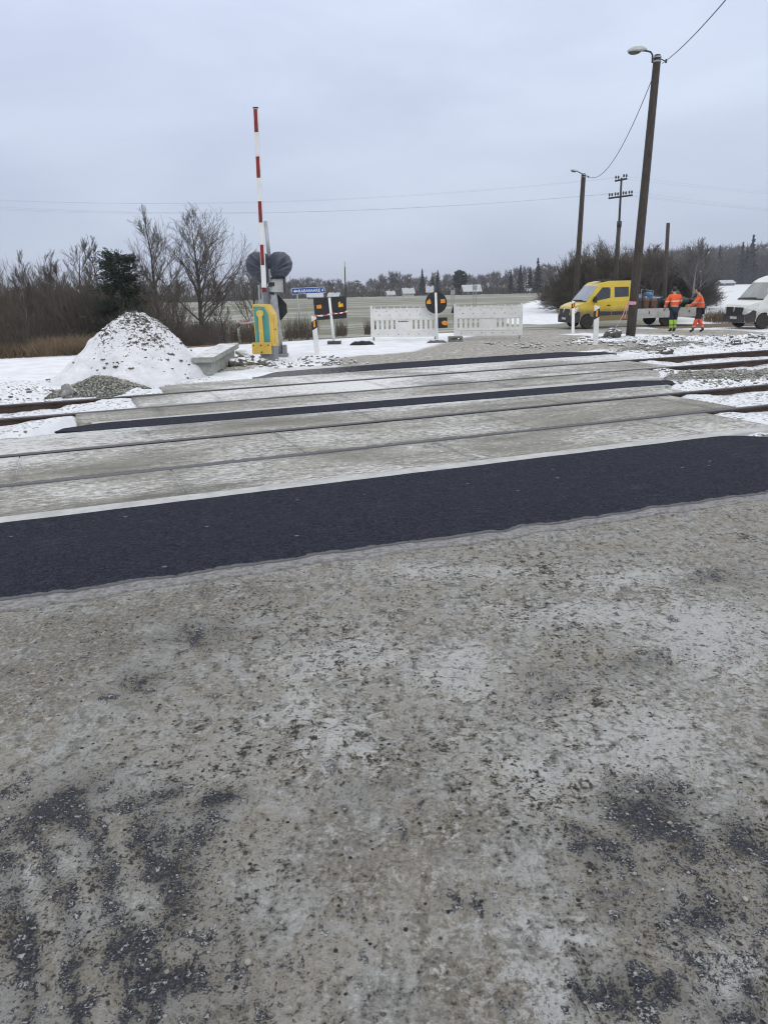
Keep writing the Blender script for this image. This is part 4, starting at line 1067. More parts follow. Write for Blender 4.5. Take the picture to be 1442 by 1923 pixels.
# ================================================================== blue direction sign
bx_, by_ = at(566, 634); bz_ = hzs(bx_, by_)
o = empty('direction_sign', (bx_, by_, bz_), 0, 'blue direction sign with white arrow and village name on a thin grey pole', 'road sign')
def Lb(px, py, Y=None): return dep(px, py, Y or by_)-Vector((bx_, by_, bz_))
mb = MB(); mb.tube([(0, 0, -0.1), Lb(557.5, 545)], 0.035, 8); mb.build('pole', GALV, o, smooth=True)
BLUE = M('sign_blue', (0.016, 0.085, 0.36), 0.4, var=0.1)
SW = M('sign_white', (0.78, 0.80, 0.82), 0.4, var=0.03)
c4 = [Lb(547.5, 541.5, by_-0.06), Lb(608.5, 538.5, by_-0.06), Lb(612, 549.5, by_-0.06), Lb(549, 553, by_-0.06)]
mb = MB(); mb.prism([tuple(q) for q in c4], (0, 0.02, 0)); sbw = mb.build('sign_plate', SW, o)
cm = sum(c4, Vector())/4
mb = MB(); mb.prism([tuple(cm+(q-cm)*Vector((0.975, 1, 0.86))[0] if False else cm+Vector(((q-cm).x*0.978, 0, (q-cm).z*0.88))) + Vector((0, -0.004, 0)) for q in c4] if False else [tuple(cm+Vector(((q-cm).x*0.978, -0.004, (q-cm).z*0.88))) for q in c4], (0, 0.006, 0)); mb.build('blue_field', BLUE, sbw)
ex = (c4[1]-c4[0]).normalized(); ez = Vector((0, 0, 1)); wsg = (c4[1]-c4[0]).length; hsg = (c4[0]-c4[3]).length
c0 = (c4[0]+c4[3])/2
def sp(a, h): return tuple(c0+ex*(a*wsg)+ez*(h*hsg)+Vector((0, -0.009, 0)))
mb = MB(); mb.prism([sp(0.045, 0), sp(0.115, 0.30), sp(0.115, 0.11), sp(0.19, 0.11), sp(0.19, -0.11), sp(0.115, -0.11), sp(0.115, -0.30)], (0, 0.004, 0)); mb.build('arrow', SW, sbw)
def text_mesh(txt, size):
    cu = bpy.data.curves.new('txt', 'FONT'); cu.body = txt; cu.size = size; cu.extrude = 0.002; cu.align_x = 'LEFT'; cu.offset = size*0.018
    ob = bpy.data.objects.new('txt', cu); COL.objects.link(ob)
    bpy.context.view_layer.update()
    me = bpy.data.meshes.new_from_object(ob.evaluated_get(bpy.context.evaluated_depsgraph_get()))
    bpy.data.objects.remove(ob); return me
me = text_mesh('RABASAARE 4', 0.205)
xs_ = [v.co.x for v in me.vertices]; wtx = max(xs_)-min(xs_)
for v in me.vertices:
    a = 0.205+0.765*(v.co.x-min(xs_))/wtx; hgt = (v.co.y-0.073)
    v.co = c0+ex*(a*wsg)+ez*hgt+Vector((0, -0.007-v.co.z, 0))
me.materials.append(SW); to = bpy.data.objects.new('lettering', me); COL.objects.link(to); to.parent = sbw
# ================================================================== poles, lamps, wires
POLE = M('weathered_dark_pole', (0.050, 0.041, 0.034), 0.9, var=0.35, scale=6, stretch=(6, 6, 0.6), dirt=(0.10, 0.088, 0.075), dirt_amt=0.35, bump=0.6, bscale=30)
INS = M('insulator_glaze', (0.04, 0.03, 0.026), 0.3, var=0.2)
LAMPB = M('lamp_housing', (0.40, 0.42, 0.41), 0.4, 0.2, var=0.1)
LENS = M('lamp_lens', (0.20, 0.22, 0.18), 0.25, var=0.2)
def lamp_pole(base, topp, r0, r1, label, headpts, arm, Ytop=None, bands=True):
    x_, y_ = base; z_ = hzs(x_, y_); Yt = Ytop or y_
    o = empty('street_lamp', (x_, y_, z_), 0, label, 'street lamp', 'street lamps on wooden poles')
    B0 = Vector((x_, y_, z_))
    T = dep(*topp, Yt)-B0
    mb = MB(); mb.tube([T*f for f in (-0.03, 0.15, 0.4, 0.7, 0.985, 1.0)], [r0*(1-f)+r1*f for f in (0, 0.15, 0.4, 0.7, 0.98)]+[r1*0.8], 14); mb.build('pole', POLE, o, smooth=True)
    ap = [dep(a, c, Yt-r1-0.02)-B0 for a, c in arm]
    mb = MB(); mb.tube(ap, 0.025 if r1 > 0.09 else 0.03, 8); mb.build('lamp_arm', DKSTEEL, o, smooth=True)
    h0, h1 = [dep(a, c, Yt-r1-0.02)-B0 for a, c in headpts]
    d = h1-h0; Lh = d.length; d.normalize(); up = Vector((0, 0, 1)); up = (up-d*up.dot(d)).normalized(); sd_ = d.cross(up)
    rm = Matrix((d, sd_, up)).transposed(); mid = (h0+h1)/2
    mb = MB()
    def fn(dd, q):
        zz = q.z if q.z > 0 else q.z*0.45
        return rm @ Vector((q.x, q.y*(1-0.25*max(0, dd.x)), zz))
    mb.ell(mid, (Lh/2, Lh*0.19, Lh*0.20), 16, 10, 0, fn); hd = mb.build('lamp_head', LAMPB, o, smooth=True)
    mb = MB()
    def fn2(dd, q):
        zz = -abs(q.z)
        return rm @ Vector((q.x, q.y, zz))
    mb.ell(mid-d*Lh*0.13-up*Lh*0.05, (Lh*0.33, Lh*0.165, Lh*0.13), 16, 8, 0, fn2); mb.build('lamp_lens', LENS, hd, smooth=True)
    if bands:
        for f in (0.992, 0.978):
            mb = MB(); mb.lathe([(r1*1.12, -0.02), (r1*1.12, 0.02)], tuple(T*f), 14); mb.build('steel_band', GALV, o)
        mb = MB(); mb.tube([T*0.985+Vector((r1, -0.03, 0)), T*0.98+Vector((r1+0.13, -0.05, -0.03))], 0.015, 6); mb.ell(T*0.98+Vector((r1+0.14, -0.05, -0.02)), (0.035, 0.035, 0.06), 8, 6); mb.build('wire_hook', INS, o)
    return o
p1 = at(1183, 633)
lamp_pole(p1, (1234, 103), 0.145, 0.105, 'tall leaning dark wooden lamp pole beside the flatbed truck', [(1177, 97), (1214.5, 92.5)], [(1224, 118), (1224.5, 103), (1221, 97.5), (1213, 95.5), (1205, 95)], p1[1]+0.2)
p2 = at(1077, 609)
lamp_pole(p2, (1095.5, 326), 0.16, 0.115, 'smaller dark lamp pole standing behind the bonnet of the yellow truck', [(1071, 319.5), (1086, 322.5)], [(1094, 335), (1093.5, 327), (1084, 322)], p2[1]+0.1)
PTAPE = M('pink_tape', (0.62, 0.30, 0.34), 0.5, var=0.25, scale=14)
x_, y_ = p1; zz1 = hzs(x_, y_)
c_ = dep(1187, 569, y_+0.02); mb = MB(); mb.lathe([(0.145, -0.055), (0.152, -0.01), (0.145, 0.045)], (0, 0, 0), 14)
mb.box((-0.11, -0.15, 0.01), (0.12, 0.06, 0.09)); mb.tube([(-0.2, -0.12, 0), (-0.26, -0.12, -0.2), (-0.30, -0.10, -0.35), (-0.42, -0.05, -0.62), (-0.5, 0.0, -0.78)], 0.011, 5); mb.tube([(-0.19, -0.12, 0), (-0.21, -0.12, -0.3), (-0.24, -0.10, -0.42)], 0.011, 5)
tag(mb.build('barrier_tape', PTAPE, None, tuple(c_)), 'pink and white tape knotted round the leaning lamp pole with a loose end', 'barrier tape')
# telegraph pole
p3 = (17.6, 58.0); z3 = hzs(*p3); Y3 = p3[1]
o = empty('telegraph_pole', (p3[0], p3[1], z3), 0, 'tall thin telegraph pole with two crossarms of insulators', 'telegraph pole')
B0 = Vector((p3[0], p3[1], z3))
def Lt(px, py, Y=None): return dep(px, py, Y or Y3)-B0
bb_ = Lt(1155.5, 560); bb_ = Vector((bb_.x-0.05, 0, -0.1))
mb = MB(); mb.tube([bb_, Lt(1158.5, 468), Lt(1162, 420)], [0.16, 0.15, 0.14], 10); mb.build('lower_pole', POLE, o, smooth=True)
mb = MB(); mb.tube([Lt(1161.5, 428), Lt(1166.5, 334)], [0.085, 0.07], 8); mb.lathe([(0.17, -0.2), (0.17, 0.2)], tuple(Lt(1162.2, 421)), 10); mb.build('upper_pole', DKSTEEL, o, smooth=True)
ca = [(1142, 372.5, 1187, 366.5, (1146, 1157, 1172, 1183)), (1154, 340, 1177, 335.5, (1158, 1173))]
for a0, c0_, a1, c1_, ins_x in ca:
    q0_, q1_ = Lt(a0, c0_, Y3-0.1), Lt(a1, c1_, Y3-0.1); d = q1_-q0_
    mb = MB(); mb.tube([q0_, q1_], 0.06, 4); cx_ = mb.build('crossarm', DKSTEEL, o)
    for ix in ins_x:
        q_ = q0_+d*((ix-a0)/(a1-a0))
        for dx in (-0.09, 0.09):
            mb = MB(); mb.lathe([(0.02, 0), (0.02, 0.1), (0.055, 0.11), (0.07, 0.2), (0.05, 0.27), (0.02, 0.3)], tuple(q_+Vector((dx, 0, 0.03))), 8); mb.build('insulator', INS, cx_)
p4 = (20.6, 56.5); z4 = hzs(*p4); B4 = Vector((*p4, z4)); T4 = dep(1254, 418.5, p4[1])-B4; b4 = dep(1247, 560, p4[1])-B4
mb = MB(); mb.tube([(b4.x, 0, -0.2), T4], [0.155, 0.12], 10); tag(mb.build('wooden_post', POLE, None, tuple(B4), smooth=True), 'bare wooden post without arms behind the flatbed truck', 'post')
TWIRE = M('telegraph_wire', (0.16, 0.165, 0.18), 0.6, var=0.1)
WIRE = M('wire', (0.05, 0.05, 0.055), 0.6, var=0.1)
def wire(pts, r, lab, name='overhead_wire', group='overhead wires'):
    c = []
    for (a, d, sag) in pts:
        for k in range(24):
            f = k/24; q = Vector(a).lerp(Vector(d), f); q.z -= 4*sag*f*(1-f); c.append(q)
    c.append(Vector(pts[-1][1])); o0 = c[0].copy()
    mb = MB(); mb.tube([q-o0 for q in c], r, 5)
    return tag(mb.build(name, WIRE, None, tuple(o0)), lab, 'wire', group)
wire([(dep(1243, 119, p1[1]+0.2), dep(1440, -95, 11.0), 0.12)], 0.010, 'black wire running from the leaning lamp pole up over the viewer')
wire([(dep(1231, 130, p1[1]+0.1), dep(1101, 329, p2[1]+0.1), 1.05)], 0.012, 'sagging wire between the two lamp poles')
for k, (xa, ya, yl, sg, lb) in enumerate(((1158, 334, 367, 1.0, 'topmost'), (1173, 331, 369.5, 0.95, 'second'), (1147, 364, 379, 0.95, 'third'), (1158, 362.5, 383, 0.9, 'fourth'), (1183, 360, 386.5, 0.9, 'lowest'))):
    A = dep(xa, ya, Y3-0.1); Lw = dep(-120, yl+2, 62.0); Rw = dep(1720, ya+46+k*1.5, 62.0)
    wire([(Lw, A, sg), (A, Rw, sg*0.25)], 0.0028, 'thin telegraph wire crossing the sky, %s of the five' % lb).data.materials[0] = TWIRE
# ================================================================== vegetation
BARK = M('bark', (0.060, 0.051, 0.043), 0.9, var=0.35, scale=5, stretch=(4, 4, 0.7))
TWIG = M('twigs', (0.105, 0.090, 0.078), 0.9, var=0.3, scale=0.8)
TWIGB = M('olive_twigs', (0.105, 0.092, 0.070), 0.9, var=0.35, scale=0.7)
TWIGR = M('reddish_twigs', (0.110, 0.085, 0.073), 0.9, var=0.3, scale=0.8)
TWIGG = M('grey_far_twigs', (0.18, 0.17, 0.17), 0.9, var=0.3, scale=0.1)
BIRCH = M('pale_bark', (0.26, 0.24, 0.22), 0.85, var=0.4, scale=3, stretch=(1, 1, 4), dirt=(0.06, 0.05, 0.045), dirt_amt=0.5)
NEEDLE = M('dark_needles', (0.022, 0.036, 0.022), 0.85, var=0.5, scale=1.2)
NEEDLEF = M('far_needles', (0.026, 0.038, 0.032), 0.9, var=0.4, scale=0.2)
class TW:
    """fast collector of 3-sided twig segments"""
    def __init__(s): s.a = []; s.b = []; s.r0 = []; s.r1 = []
    def seg(s, a, b, r0, r1): s.a.append(a); s.b.append(b); s.r0.append(r0); s.r1.append(r1)
    def build(s, name, mat, parent=None, ns=3):
        A = np.array(s.a, float); B = np.array(s.b, float); r0 = np.array(s.r0)[:, None]; r1 = np.array(s.r1)[:, None]
        d = B-A; L_ = np.linalg.norm(d, axis=1, keepdims=True)+1e-9; d = d/L_
        ref = np.where(np.abs(d[:, 2:3]) < 0.9, np.array([[0, 0, 1.0]]), np.array([[1.0, 0, 0]]))
        x = np.cross(ref, d); x /= np.linalg.norm(x, axis=1, keepdims=True)+1e-9; y = np.cross(d, x)
        V = []
        for P, r in ((A, r0), (B, r1)):
            for k in range(ns):
                w = 2*math.pi*k/ns; V.append(P+(x*math.cos(w)+y*math.sin(w))*r)
        V = np.stack(V, 1); n = len(A)
        q = np.array([(k, (k+1) % ns, ns+(k+1) % ns, ns+k) for k in range(ns)])
        Fq = (q[None]+2*ns*np.arange(n)[:, None, None]).reshape(-1, 4)
        me = bpy.data.meshes.new(name); V = V.reshape(-1, 3).astype(np.float32)
        me.vertices.add(len(V)); me.vertices.foreach_set('co', V.ravel())
        me.loops.add(Fq.size); me.loops.foreach_set('vertex_index', Fq.ravel().astype(np.int32))
        me.polygons.add(len(Fq)); me.polygons.foreach_set('loop_start', np.arange(0, Fq.size, 4, dtype=np.int32)); me.polygons.foreach_set('loop_total', np.full(len(Fq), 4, dtype=np.int32))
        me.update(calc_edges=True); me.materials.append(mat)
        o = bpy.data.objects.new(name, me); COL.objects.link(o)
        if parent: o.parent = parent
        return o
def rdir(q, base, ang):
    """unit vector at about `ang` radians from base, random azimuth"""
    b = Vector(base).normalized(); o = b.orthogonal().normalized(); p = b.cross(o)
    w = q.uniform(0, 6.283); return (b*math.cos(ang)+(o*math.cos(w)+p*math.sin(w))*math.sin(ang)).normalized()
def limb(tw, q, p, d, L, r, lvl, maxl, up, twr, fork):
    n = 4 if lvl < maxl else 2
    P = Vector(p); D = Vector(d); rr = r
    for i in range(n):
        D = (D+Vector((q.gauss(0, 0.10), q.gauss(0, 0.10), up*0.10+q.gauss(0, 0.05)))).normalized()
        Q = P+D*(L/n); r2 = max(twr, r*(1-0.62*(i+1)/n))
        tw.seg(tuple(P), tuple(Q), rr, r2)
        if lvl < maxl and (i > 0 or lvl > 0):
            for _ in range(fork[lvl]):
                nd = rdir(q, D, q.uniform(0.35, 0.85))
                nd.z += up*0.25; nd.normalize()
                limb(tw, q, P.lerp(Q, q.random()), nd, L*q.uniform(0.38, 0.62), r2*q.uniform(0.45, 0.65), lvl+1, maxl, up, twr, fork)
        P, rr = Q, r2
    return P
def bare_tree(seed, H, r0, label, cat='tree', group=None, trunk_top=0.35, spread_=0.55, nl=9, up=0.8, twr=0.006, lean=0.0, maxl=3, fork=(2, 2, 2), crown_mat=None, name='bare_tree', bark=None, stems=1):
    q = random.Random(seed); o = empty(name, (0, 0, 0), 0, label, cat, group)
    tk_ = TW(); cr_ = TW()
    for s_ in range(stems):
        D = Vector((lean+q.gauss(0, 0.05)+(0.28*math.cos(2.1*s_) if stems > 1 else 0), q.gauss(0, 0.05)+(0.28*math.sin(2.1*s_) if stems > 1 else 0), 1)).normalized()
        P = Vector((0, 0, -0.1)); n = 12; rr = r0
        Hs = H*(0.94 if stems == 1 else q.uniform(0.72, 0.92))
        for i in range(n):
            f = (i+1)/n
            D = (D+Vector((q.gauss(0, 0.045), q.gauss(0, 0.045), 0.05))).normalized()
            Q = P+D*(Hs/n); r2 = max(twr*1.3, r0*(1-0.93*f))
            tk_.seg(tuple(P), tuple(Q), rr, r2)
            if f > trunk_top:
                k = nl*(1.0 if f < 0.9 else 0.7)/n*1.6
                for _ in range(int(k)+(q.random() < k-int(k))):
                    a = q.uniform(0.5, 1.0)*(1.15-0.5*f)
                    limb(cr_, q, P.lerp(Q, q.random()), rdir(q, D, a), H*spread_*(1.12-f)*q.uniform(0.55, 1.0)+0.3, max(twr*2, rr*0.5), 0, maxl-1, up, twr, fork)
            P, rr = Q, r2
    tk_.build('trunk', bark or BARK, o, 6); cr_.build('crown', crown_mat or TWIG, o)
    return o
def put(o, px, py, depth=None, s=1.0, rz=0.0):
    if depth is None: x_, y_ = at(px, py)
    else:
        P = dep(px, py, depth); x_, y_ = P.x, P.y
    o.location = (x_, y_, zf(x_, y_)); o.scale = (s, s, s); o.rotation_euler = (0, 0, rz)
    return o
TREES = True
# two tall bare trees behind the heap, and their smaller neighbours
t1 = bare_tree(5, 6.2, 0.10, 'tall slender bare tree, left of the two behind the rubble heap', 'tree', None, 0.30, 0.44, 22, 0.75, 0.0055, -0.06)
put(t1, 306, 600, 37.5, 1.0, 0)
t2 = bare_tree(14, 5.9, 0.12, 'broad bare tree, right of the two behind the rubble heap', 'tree', None, 0.22, 0.66, 30, 0.42, 0.0055, 0.0)
put(t2, 378, 600, 37.0)
t3 = bare_tree(21, 3.9, 0.06, 'small bare tree behind the boom of the barrier', 'tree', None, 0.2, 0.55, 15, 0.6, 0.006)
put(t3, 478, 600, 35.5)
t4 = bare_tree(27, 4.9, 0.07, 'bare young tree with a leaning stem left of the dark evergreen', 'tree', None, 0.4, 0.4, 12, 0.9, 0.006, -0.1)
put(t4, 160, 600, 36.0)
t5 = bare_tree(31, 5.5, 0.045, 'very thin bare sapling rising above the left thicket', 'tree', None, 0.6, 0.14, 6, 0.9, 0.006, -0.06)
put(t5, 196, 600, 35.0)
for i, (px, dp_, H_, sd_, mt_) in enumerate(((20, 33, 3.9, 61, BARK), (52, 36, 4.5, 62, BIRCH), (86, 34, 4.3, 63, BARK), (112, 37, 4.4, 64, BIRCH), (136, 33, 3.7, 65, BARK), (182, 36, 4.8, 66, BIRCH), (268, 36, 4.2, 67, BARK), (335, 39, 3.6, 68, BARK), (420, 38, 3.3, 69, BARK), (-12, 35, 4.4, 70, BARK))):
    lab_ = 'thin pale stemmed birch sapling rising out of the left thicket' if mt_ is BIRCH else 'thin dark bare sapling rising out of the left thicket'
    put(bare_tree(sd_, H_, 0.035, lab_, 'tree', 'thin saplings in the left thicket', 0.3, 0.24, 14, 0.95, 0.0055, rnd.uniform(-.08, .08), 3, (2, 2, 2), TWIG, 'bare_sapling', mt_), px, 605, dp_)
# dark evergreen
q = random.Random(9); o = empty('evergreen_tree', (0, 0, 0), 0, 'dark green evergreen tree standing in the bare thicket on the left', 'tree')
tk_ = TW(); tk_.seg((0, 0, -0.1), (0.05, 0, 4.6), 0.1, 0.02); tk_.build('trunk', BARK, o, 6)
cr_ = TW()
for k in range(300):
    h = 0.25+4.3*q.random()**1.05; f = h/4.7
    Lb_ = (2.1*(1-f)**0.7+0.25)*q.uniform(0.55, 1.1)*(1+0.25*math.sin(9*f))
    a = q.uniform(0, 6.283); d = Vector((math.cos(a), math.sin(a), q.uniform(-0.1, 0.35))).normalized(); B_ = Vector((0, 0, h))
    for j in range(26):
        s_ = q.uniform(0.25, 1.0); P = B_+d*(Lb_*s_)+Vector((q.gauss(0, .09), q.gauss(0, .09), q.gauss(0, .07)))
        e_ = rdir(q, d, q.uniform(0.2, 1.0))*q.uniform(0.10, 0.24)
        cr_.seg(tuple(P), tuple(P+e_), 0.022, 0.006)
cr_.build('crown', NEEDLE, o); put(o, 234, 610, 30.8, 0.85)
# thicket of leafless shrubs
def shrub_proto(seed, H, ns_, wid, mat, twr=0.006, name='leafless_shrub', sub=9):
    q = random.Random(seed); tw = TW()
    for k in range(ns_):
        a = q.uniform(0, 6.283); r_ = wid*0.35*math.sqrt(q.random())
        P = Vector((r_*math.cos(a), r_*math.sin(a), -0.1)); D = Vector((0.25*math.cos(a)*r_/wid*3+q.gauss(0, .10), 0.25*math.sin(a)*r_/wid*3+q.gauss(0, .10), 1)).normalized()
        h = H*q.uniform(0.55, 1.0); n = 6; rr = 0.016*q.uniform(0.6, 1.3)
        for i in range(n):
            D = (D+Vector((q.gauss(0, .06), q.gauss(0, .06), 0.05))).normalized(); Q = P+D*h/n
            tw.seg(tuple(P), tuple(Q), rr, rr*0.83)
            for _ in range(int(sub*0.3*(0.6+i/n))):
                P2 = P.lerp(Q, q.random()); d2 = rdir(q, D, q.uniform(0.25, 0.7)); L2 = h*q.uniform(0.08, 0.24)
                Q2 = P2+d2*L2; tw.seg(tuple(P2), tuple(Q2), twr, twr*0.7)
                for _ in range(2):
                    P3 = P2.lerp(Q2, q.uniform(0.3, 1)); tw.seg(tuple(P3), tuple(P3+rdir(q, d2, q.uniform(0.3, 0.8))*L2*0.55), twr*0.8, twr*0.55)
            P = Q; rr *= 0.83
    return tw.build(name, mat)
protos = [shrub_proto(100+i, h, n, w, mt_, sub=s_) for i, (h, n, w, mt_, s_) in enumerate([(3.6, 26, 2.0, TWIG, 10), (3.2, 30, 2.2, TWIGB, 10), (2.5, 30, 2.4, TWIGR, 10), (3.9, 20, 1.8, TWIGB, 12), (2.0, 34, 2.4, TWIG, 8)])]
SL = ['tall grey brown leafless shrub in the thicket along the left road', 'olive brown leafless shrub in the thicket along the left road', 'reddish low leafless shrub in the thicket along the left road', 'tall loose leafless shrub in the thicket along the left road', 'low dense leafless shrub at the front of the left thicket']
used = set()
def place(proto, k, x_, y_, s, rz, label, cat, group, sz=None):
    if k not in used: used.add(k); o = proto
    else: o = copy_tree(proto)
    o.location = (x_, y_, zf(x_, y_)-0.03); o.scale = (s, s, sz or s); o.rotation_euler = (0, 0, rz)
    return tag(o, label, cat, group)
q = random.Random(55)
for i in range(84):
    px = q.uniform(-60, 470); Y = q.uniform(27.5, 41)
    if px > 415 and q.random() < 0.6: continue
    P = dep(px, 620, Y); y_ = Y+0.35*(px-240)/100.0*0
    u_, v_ = uv(P.x, Y)
    if v_ < 27.3: Y += 27.4-v_+q.uniform(0, 2); P = dep(px, 620, Y)
    k = q.choice([0, 1, 3, 0, 1, 2, 3]) if Y > 31 else q.choice([2, 4, 4, 1, 2])
    s = q.uniform(0.75, 1.05)*(Y/34.0)**0.8
    if px > 320: s *= 0.55; k = q.choice([2, 4])
    if 90 < px < 320: s *= 0.95
    place(protos[k], ('s', k), P.x, Y, s, q.uniform(0, 6.28), SL[k], 'shrub', 'leafless shrubs of the left thicket', s*q.uniform(0.9, 1.12))
# dry grass and weeds along the far side of the left road
def blades(name, pts, hgt, mat, seed, r=0.006, lean=0.35):
    q = random.Random(seed); tw = TW()
    for (x_, y_, z_, h) in pts:
        h = h*q.uniform(0.6, 1.2); d = Vector((q.gauss(0, lean), q.gauss(0, lean), 1)).normalized(); P = Vector((x_, y_, z_-0.02))
        Q = P+d*h*0.6; tw.seg(tuple(P), tuple(Q), r, r*0.8); d2 = (d+Vector((q.gauss(0, lean), q.gauss(0, lean), 0))).normalized()
        tw.seg(tuple(Q), tuple(Q+d2*h*0.4), r*0.8, r*0.3)
    o = tw.build(name, mat); o['kind'] = 'stuff'; return o
DRY = M('dry_grass', (0.165, 0.12, 0.075), 0.9, var=0.4, scale=0.9)
DRYD = M('dark_dry_weeds', (0.085, 0.062, 0.045), 0.9, var=0.4, scale=0.9)
pts = []
q = random.Random(66)
for _ in range(5200):
    px = q.uniform(-40, 300); b_ = 672-0.047*px; x_, y_ = at(px, b_+2-q.random()*9)
    pts.append((x_, y_, zf(x_, y_), 0.55 if px > 70 else 0.4))
tag(blades('dry_grass', pts, 0.5, DRY, 67, 0.007), 'strip of dry brown grass along the far side of the left road', 'grass')
pts = []
for _ in range(4200):
    px = q.uniform(300, 705); b_ = 664-0.058*(px-180); x_, y_ = at(px, min(b_, 648)-2-q.random()*5); 
    if float(vnoise(px*0.05, 1.0, 8)) < 0.30: continue
    pts.append((x_, y_+q.uniform(0.6, 2.4), zf(x_, y_+1.2), q.uniform(0.45, 1.15)*(0.8 if px > 640 else 1)))
tag(blades('dry_weeds', pts, 0.8, DRYD, 68, 0.006, 0.14), 'dark dry weeds standing in the ditch behind the black signs', 'weeds')
pts = []
for _ in range(2600):
    px = q.uniform(1345, 1470); x_, y_ = at(px, q.uniform(600, 609)); pts.append((x_, y_+q.uniform(0, 2.5), zf(x_, y_+1), q.uniform(0.3, 0.7)))
tag(blades('verge_grass', pts, 0.5, M('verge_grass', (0.15, 0.11, 0.065), 0.9, var=0.4, scale=0.9), 69, 0.008, 0.25), 'brown grass verge between the flatbed truck and the snowy field', 'grass')
# big leafless bushes on the right
def dome_proto(seed, H, Wd, n, mat, name='leafless_bush', twr=0.014):
    q = random.Random(seed); tw = TW()
    for k in range(n):
        a = q.uniform(0, 6.283); el = math.asin(q.uniform(0.05, 1.0)); L_ = q.uniform(0.75, 1.0)
        E = Vector((Wd/2*math.cos(el)*math.cos(a), Wd/2*math.cos(el)*math.sin(a), H*math.sin(el)))*L_
        B_ = Vector((E.x*0.25+q.gauss(0, .2), E.y*0.25+q.gauss(0, .2), 0)); M_ = B_.lerp(E, 0.5)+Vector((0, 0, H*0.10))
        tw.seg(tuple(B_), tuple(M_), 0.04, 0.025); tw.seg(tuple(M_), tuple(E), 0.025, twr)
        for _ in range(15):
            f = q.uniform(0.25, 1.0); P = B_.lerp(M_, f*2) if f < 0.5 else M_.lerp(E, f*2-1)
            d = (E-B_).normalized(); d = rdir(q, d, q.uniform(0.2, 0.75)); d.z += 0.25; d.normalize(); L2 = q.uniform(0.35, 1.1)
            Q = P+d*L2; tw.seg(tuple(P), tuple(Q), twr*1.1, twr*0.7)
            for _ in range(3):
                P3 = P.lerp(Q, q.uniform(0.2, 1)); tw.seg(tuple(P3), tuple(P3+rdir(q, d, q.uniform(0.3, 0.8))*L2*0.5), twr*0.8, twr*0.5)
    return tw.build(name, mat)
bush = [dome_proto(201, 6.0, 7.5, 210, TWIGB), dome_proto(202, 5.2, 6.5, 170, TWIGB), dome_proto(203, 4.2, 5.5, 130, TWIG)]
BL = ['large rounded olive brown leafless bush behind the yellow truck', 'rounded leafless bush in the row behind the flatbed', 'smaller leafless bush in the row behind the flatbed']
for i, (px, Y, k, s) in enumerate([(1074, 68, 1, 0.84), (1098, 66, 0, 0.86), (1122, 70, 0, 0.97), (1148, 66, 0, 0.88), (1172, 64, 1, 0.88), (1204, 66, 1, 0.85), (1232, 65, 2, 0.92), (1262, 64, 2, 0.95), (1292, 63, 2, 0.85), (1060, 76, 2, 0.9), (1215, 72, 1, 0.9), (1278, 70, 1, 0.72), (1246, 70, 1, 0.78), (1312, 66, 2, 0.6)]):
    P = dep(px, 590, Y)
    place(bush[k], ('b', k), P.x, Y, s, i*1.3, BL[k], 'bush', 'leafless bushes behind the yellow truck')
t6 = bare_tree(41, 5.6, 0.07, 'pale bare tree standing behind the two workers', 'tree', None, 0.25, 0.55, 12, 0.8, 0.010, 0.02, 3, (2, 2, 2), TWIGG, 'bare_tree', BIRCH, 3); put(t6, 1300, 590, 60, 1.0)
t7 = bare_tree(43, 4.9, 0.06, 'bare tree with fine twigs right of the leaning lamp pole', 'tree', None, 0.25, 0.6, 12, 0.8, 0.010, 0.0, 3, (2, 2, 2), TWIG, 'bare_tree', BARK, 2); put(t7, 1222, 590, 60, 1.0)
# far trees: each one its own object
def far_bare(seed, mat, name):
    q = random.Random(seed); o = empty(name, (0, 0, 0)); tw = TW(); tk_ = TW()
    tk_.seg((0, 0, -0.5), (q.gauss(0, .15), 0, 8.4), 0.20, 0.06)
    for k in range(46):
        h = 2.2+6.6*q.random()**0.8; f = h/9.0
        a = q.uniform(0, 6.283); d = Vector((math.cos(a), math.sin(a), q.uniform(0.5, 1.3))).normalized(); L_ = 3.0*(1.08-f)*q.uniform(0.6, 1.1)+0.5
        B_ = Vector((0, 0, h*0.93)); E = B_+d*L_; tw.seg(tuple(B_), tuple(E), 0.07, 0.035)
        for _ in range(9):
            P = B_.lerp(E, q.uniform(0.3, 1)); d2 = rdir(q, d, q.uniform(0.2, 0.8)); d2.z += .2; L2 = q.uniform(0.5, 1.4); tw.seg(tuple(P), tuple(P+d2*L2), 0.05, 0.025)
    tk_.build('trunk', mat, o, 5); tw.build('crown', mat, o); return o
def far_spruce(seed, name, pine=False):
    q = random.Random(seed); o = empty(name, (0, 0, 0)); tw = TW(); tk_ = TW(); tk_.seg((0, 0, -0.5), (0, 0, 9), 0.2, 0.05)
    for k in range(420):
        if pine:
            d = rdir(q, (0, 0, 1), math.acos(q.uniform(-0.9, 1))); P = Vector((0, 0, 5.4))+Vector((d.x*2.4, d.y*2.4, d.z*3.3))*q.uniform(0.5, 1.0); e_ = d*0.9
            tw.seg(tuple(P), tuple(P+e_), 0.30, 0.08)
        else:
            h = 0.6+8.6*q.random(); f = h/9.4; R0 = 2.1*(1-f)**0.9+0.12; R0 *= 0.75+0.35*math.sin(h*7)
            a = q.uniform(0, 6.283); P = Vector((0.25*R0*math.cos(a), 0.25*R0*math.sin(a), h)); E = Vector((R0*math.cos(a)*q.uniform(.7, 1.1), R0*math.sin(a)*q.uniform(.7, 1.1), h-0.25*R0+q.gauss(0, .1)))
            tw.seg(tuple(P), tuple(E), 0.24, 0.06)
    tk_.build('trunk', BARK, o, 5); tw.build('crown', NEEDLEF, o); return o
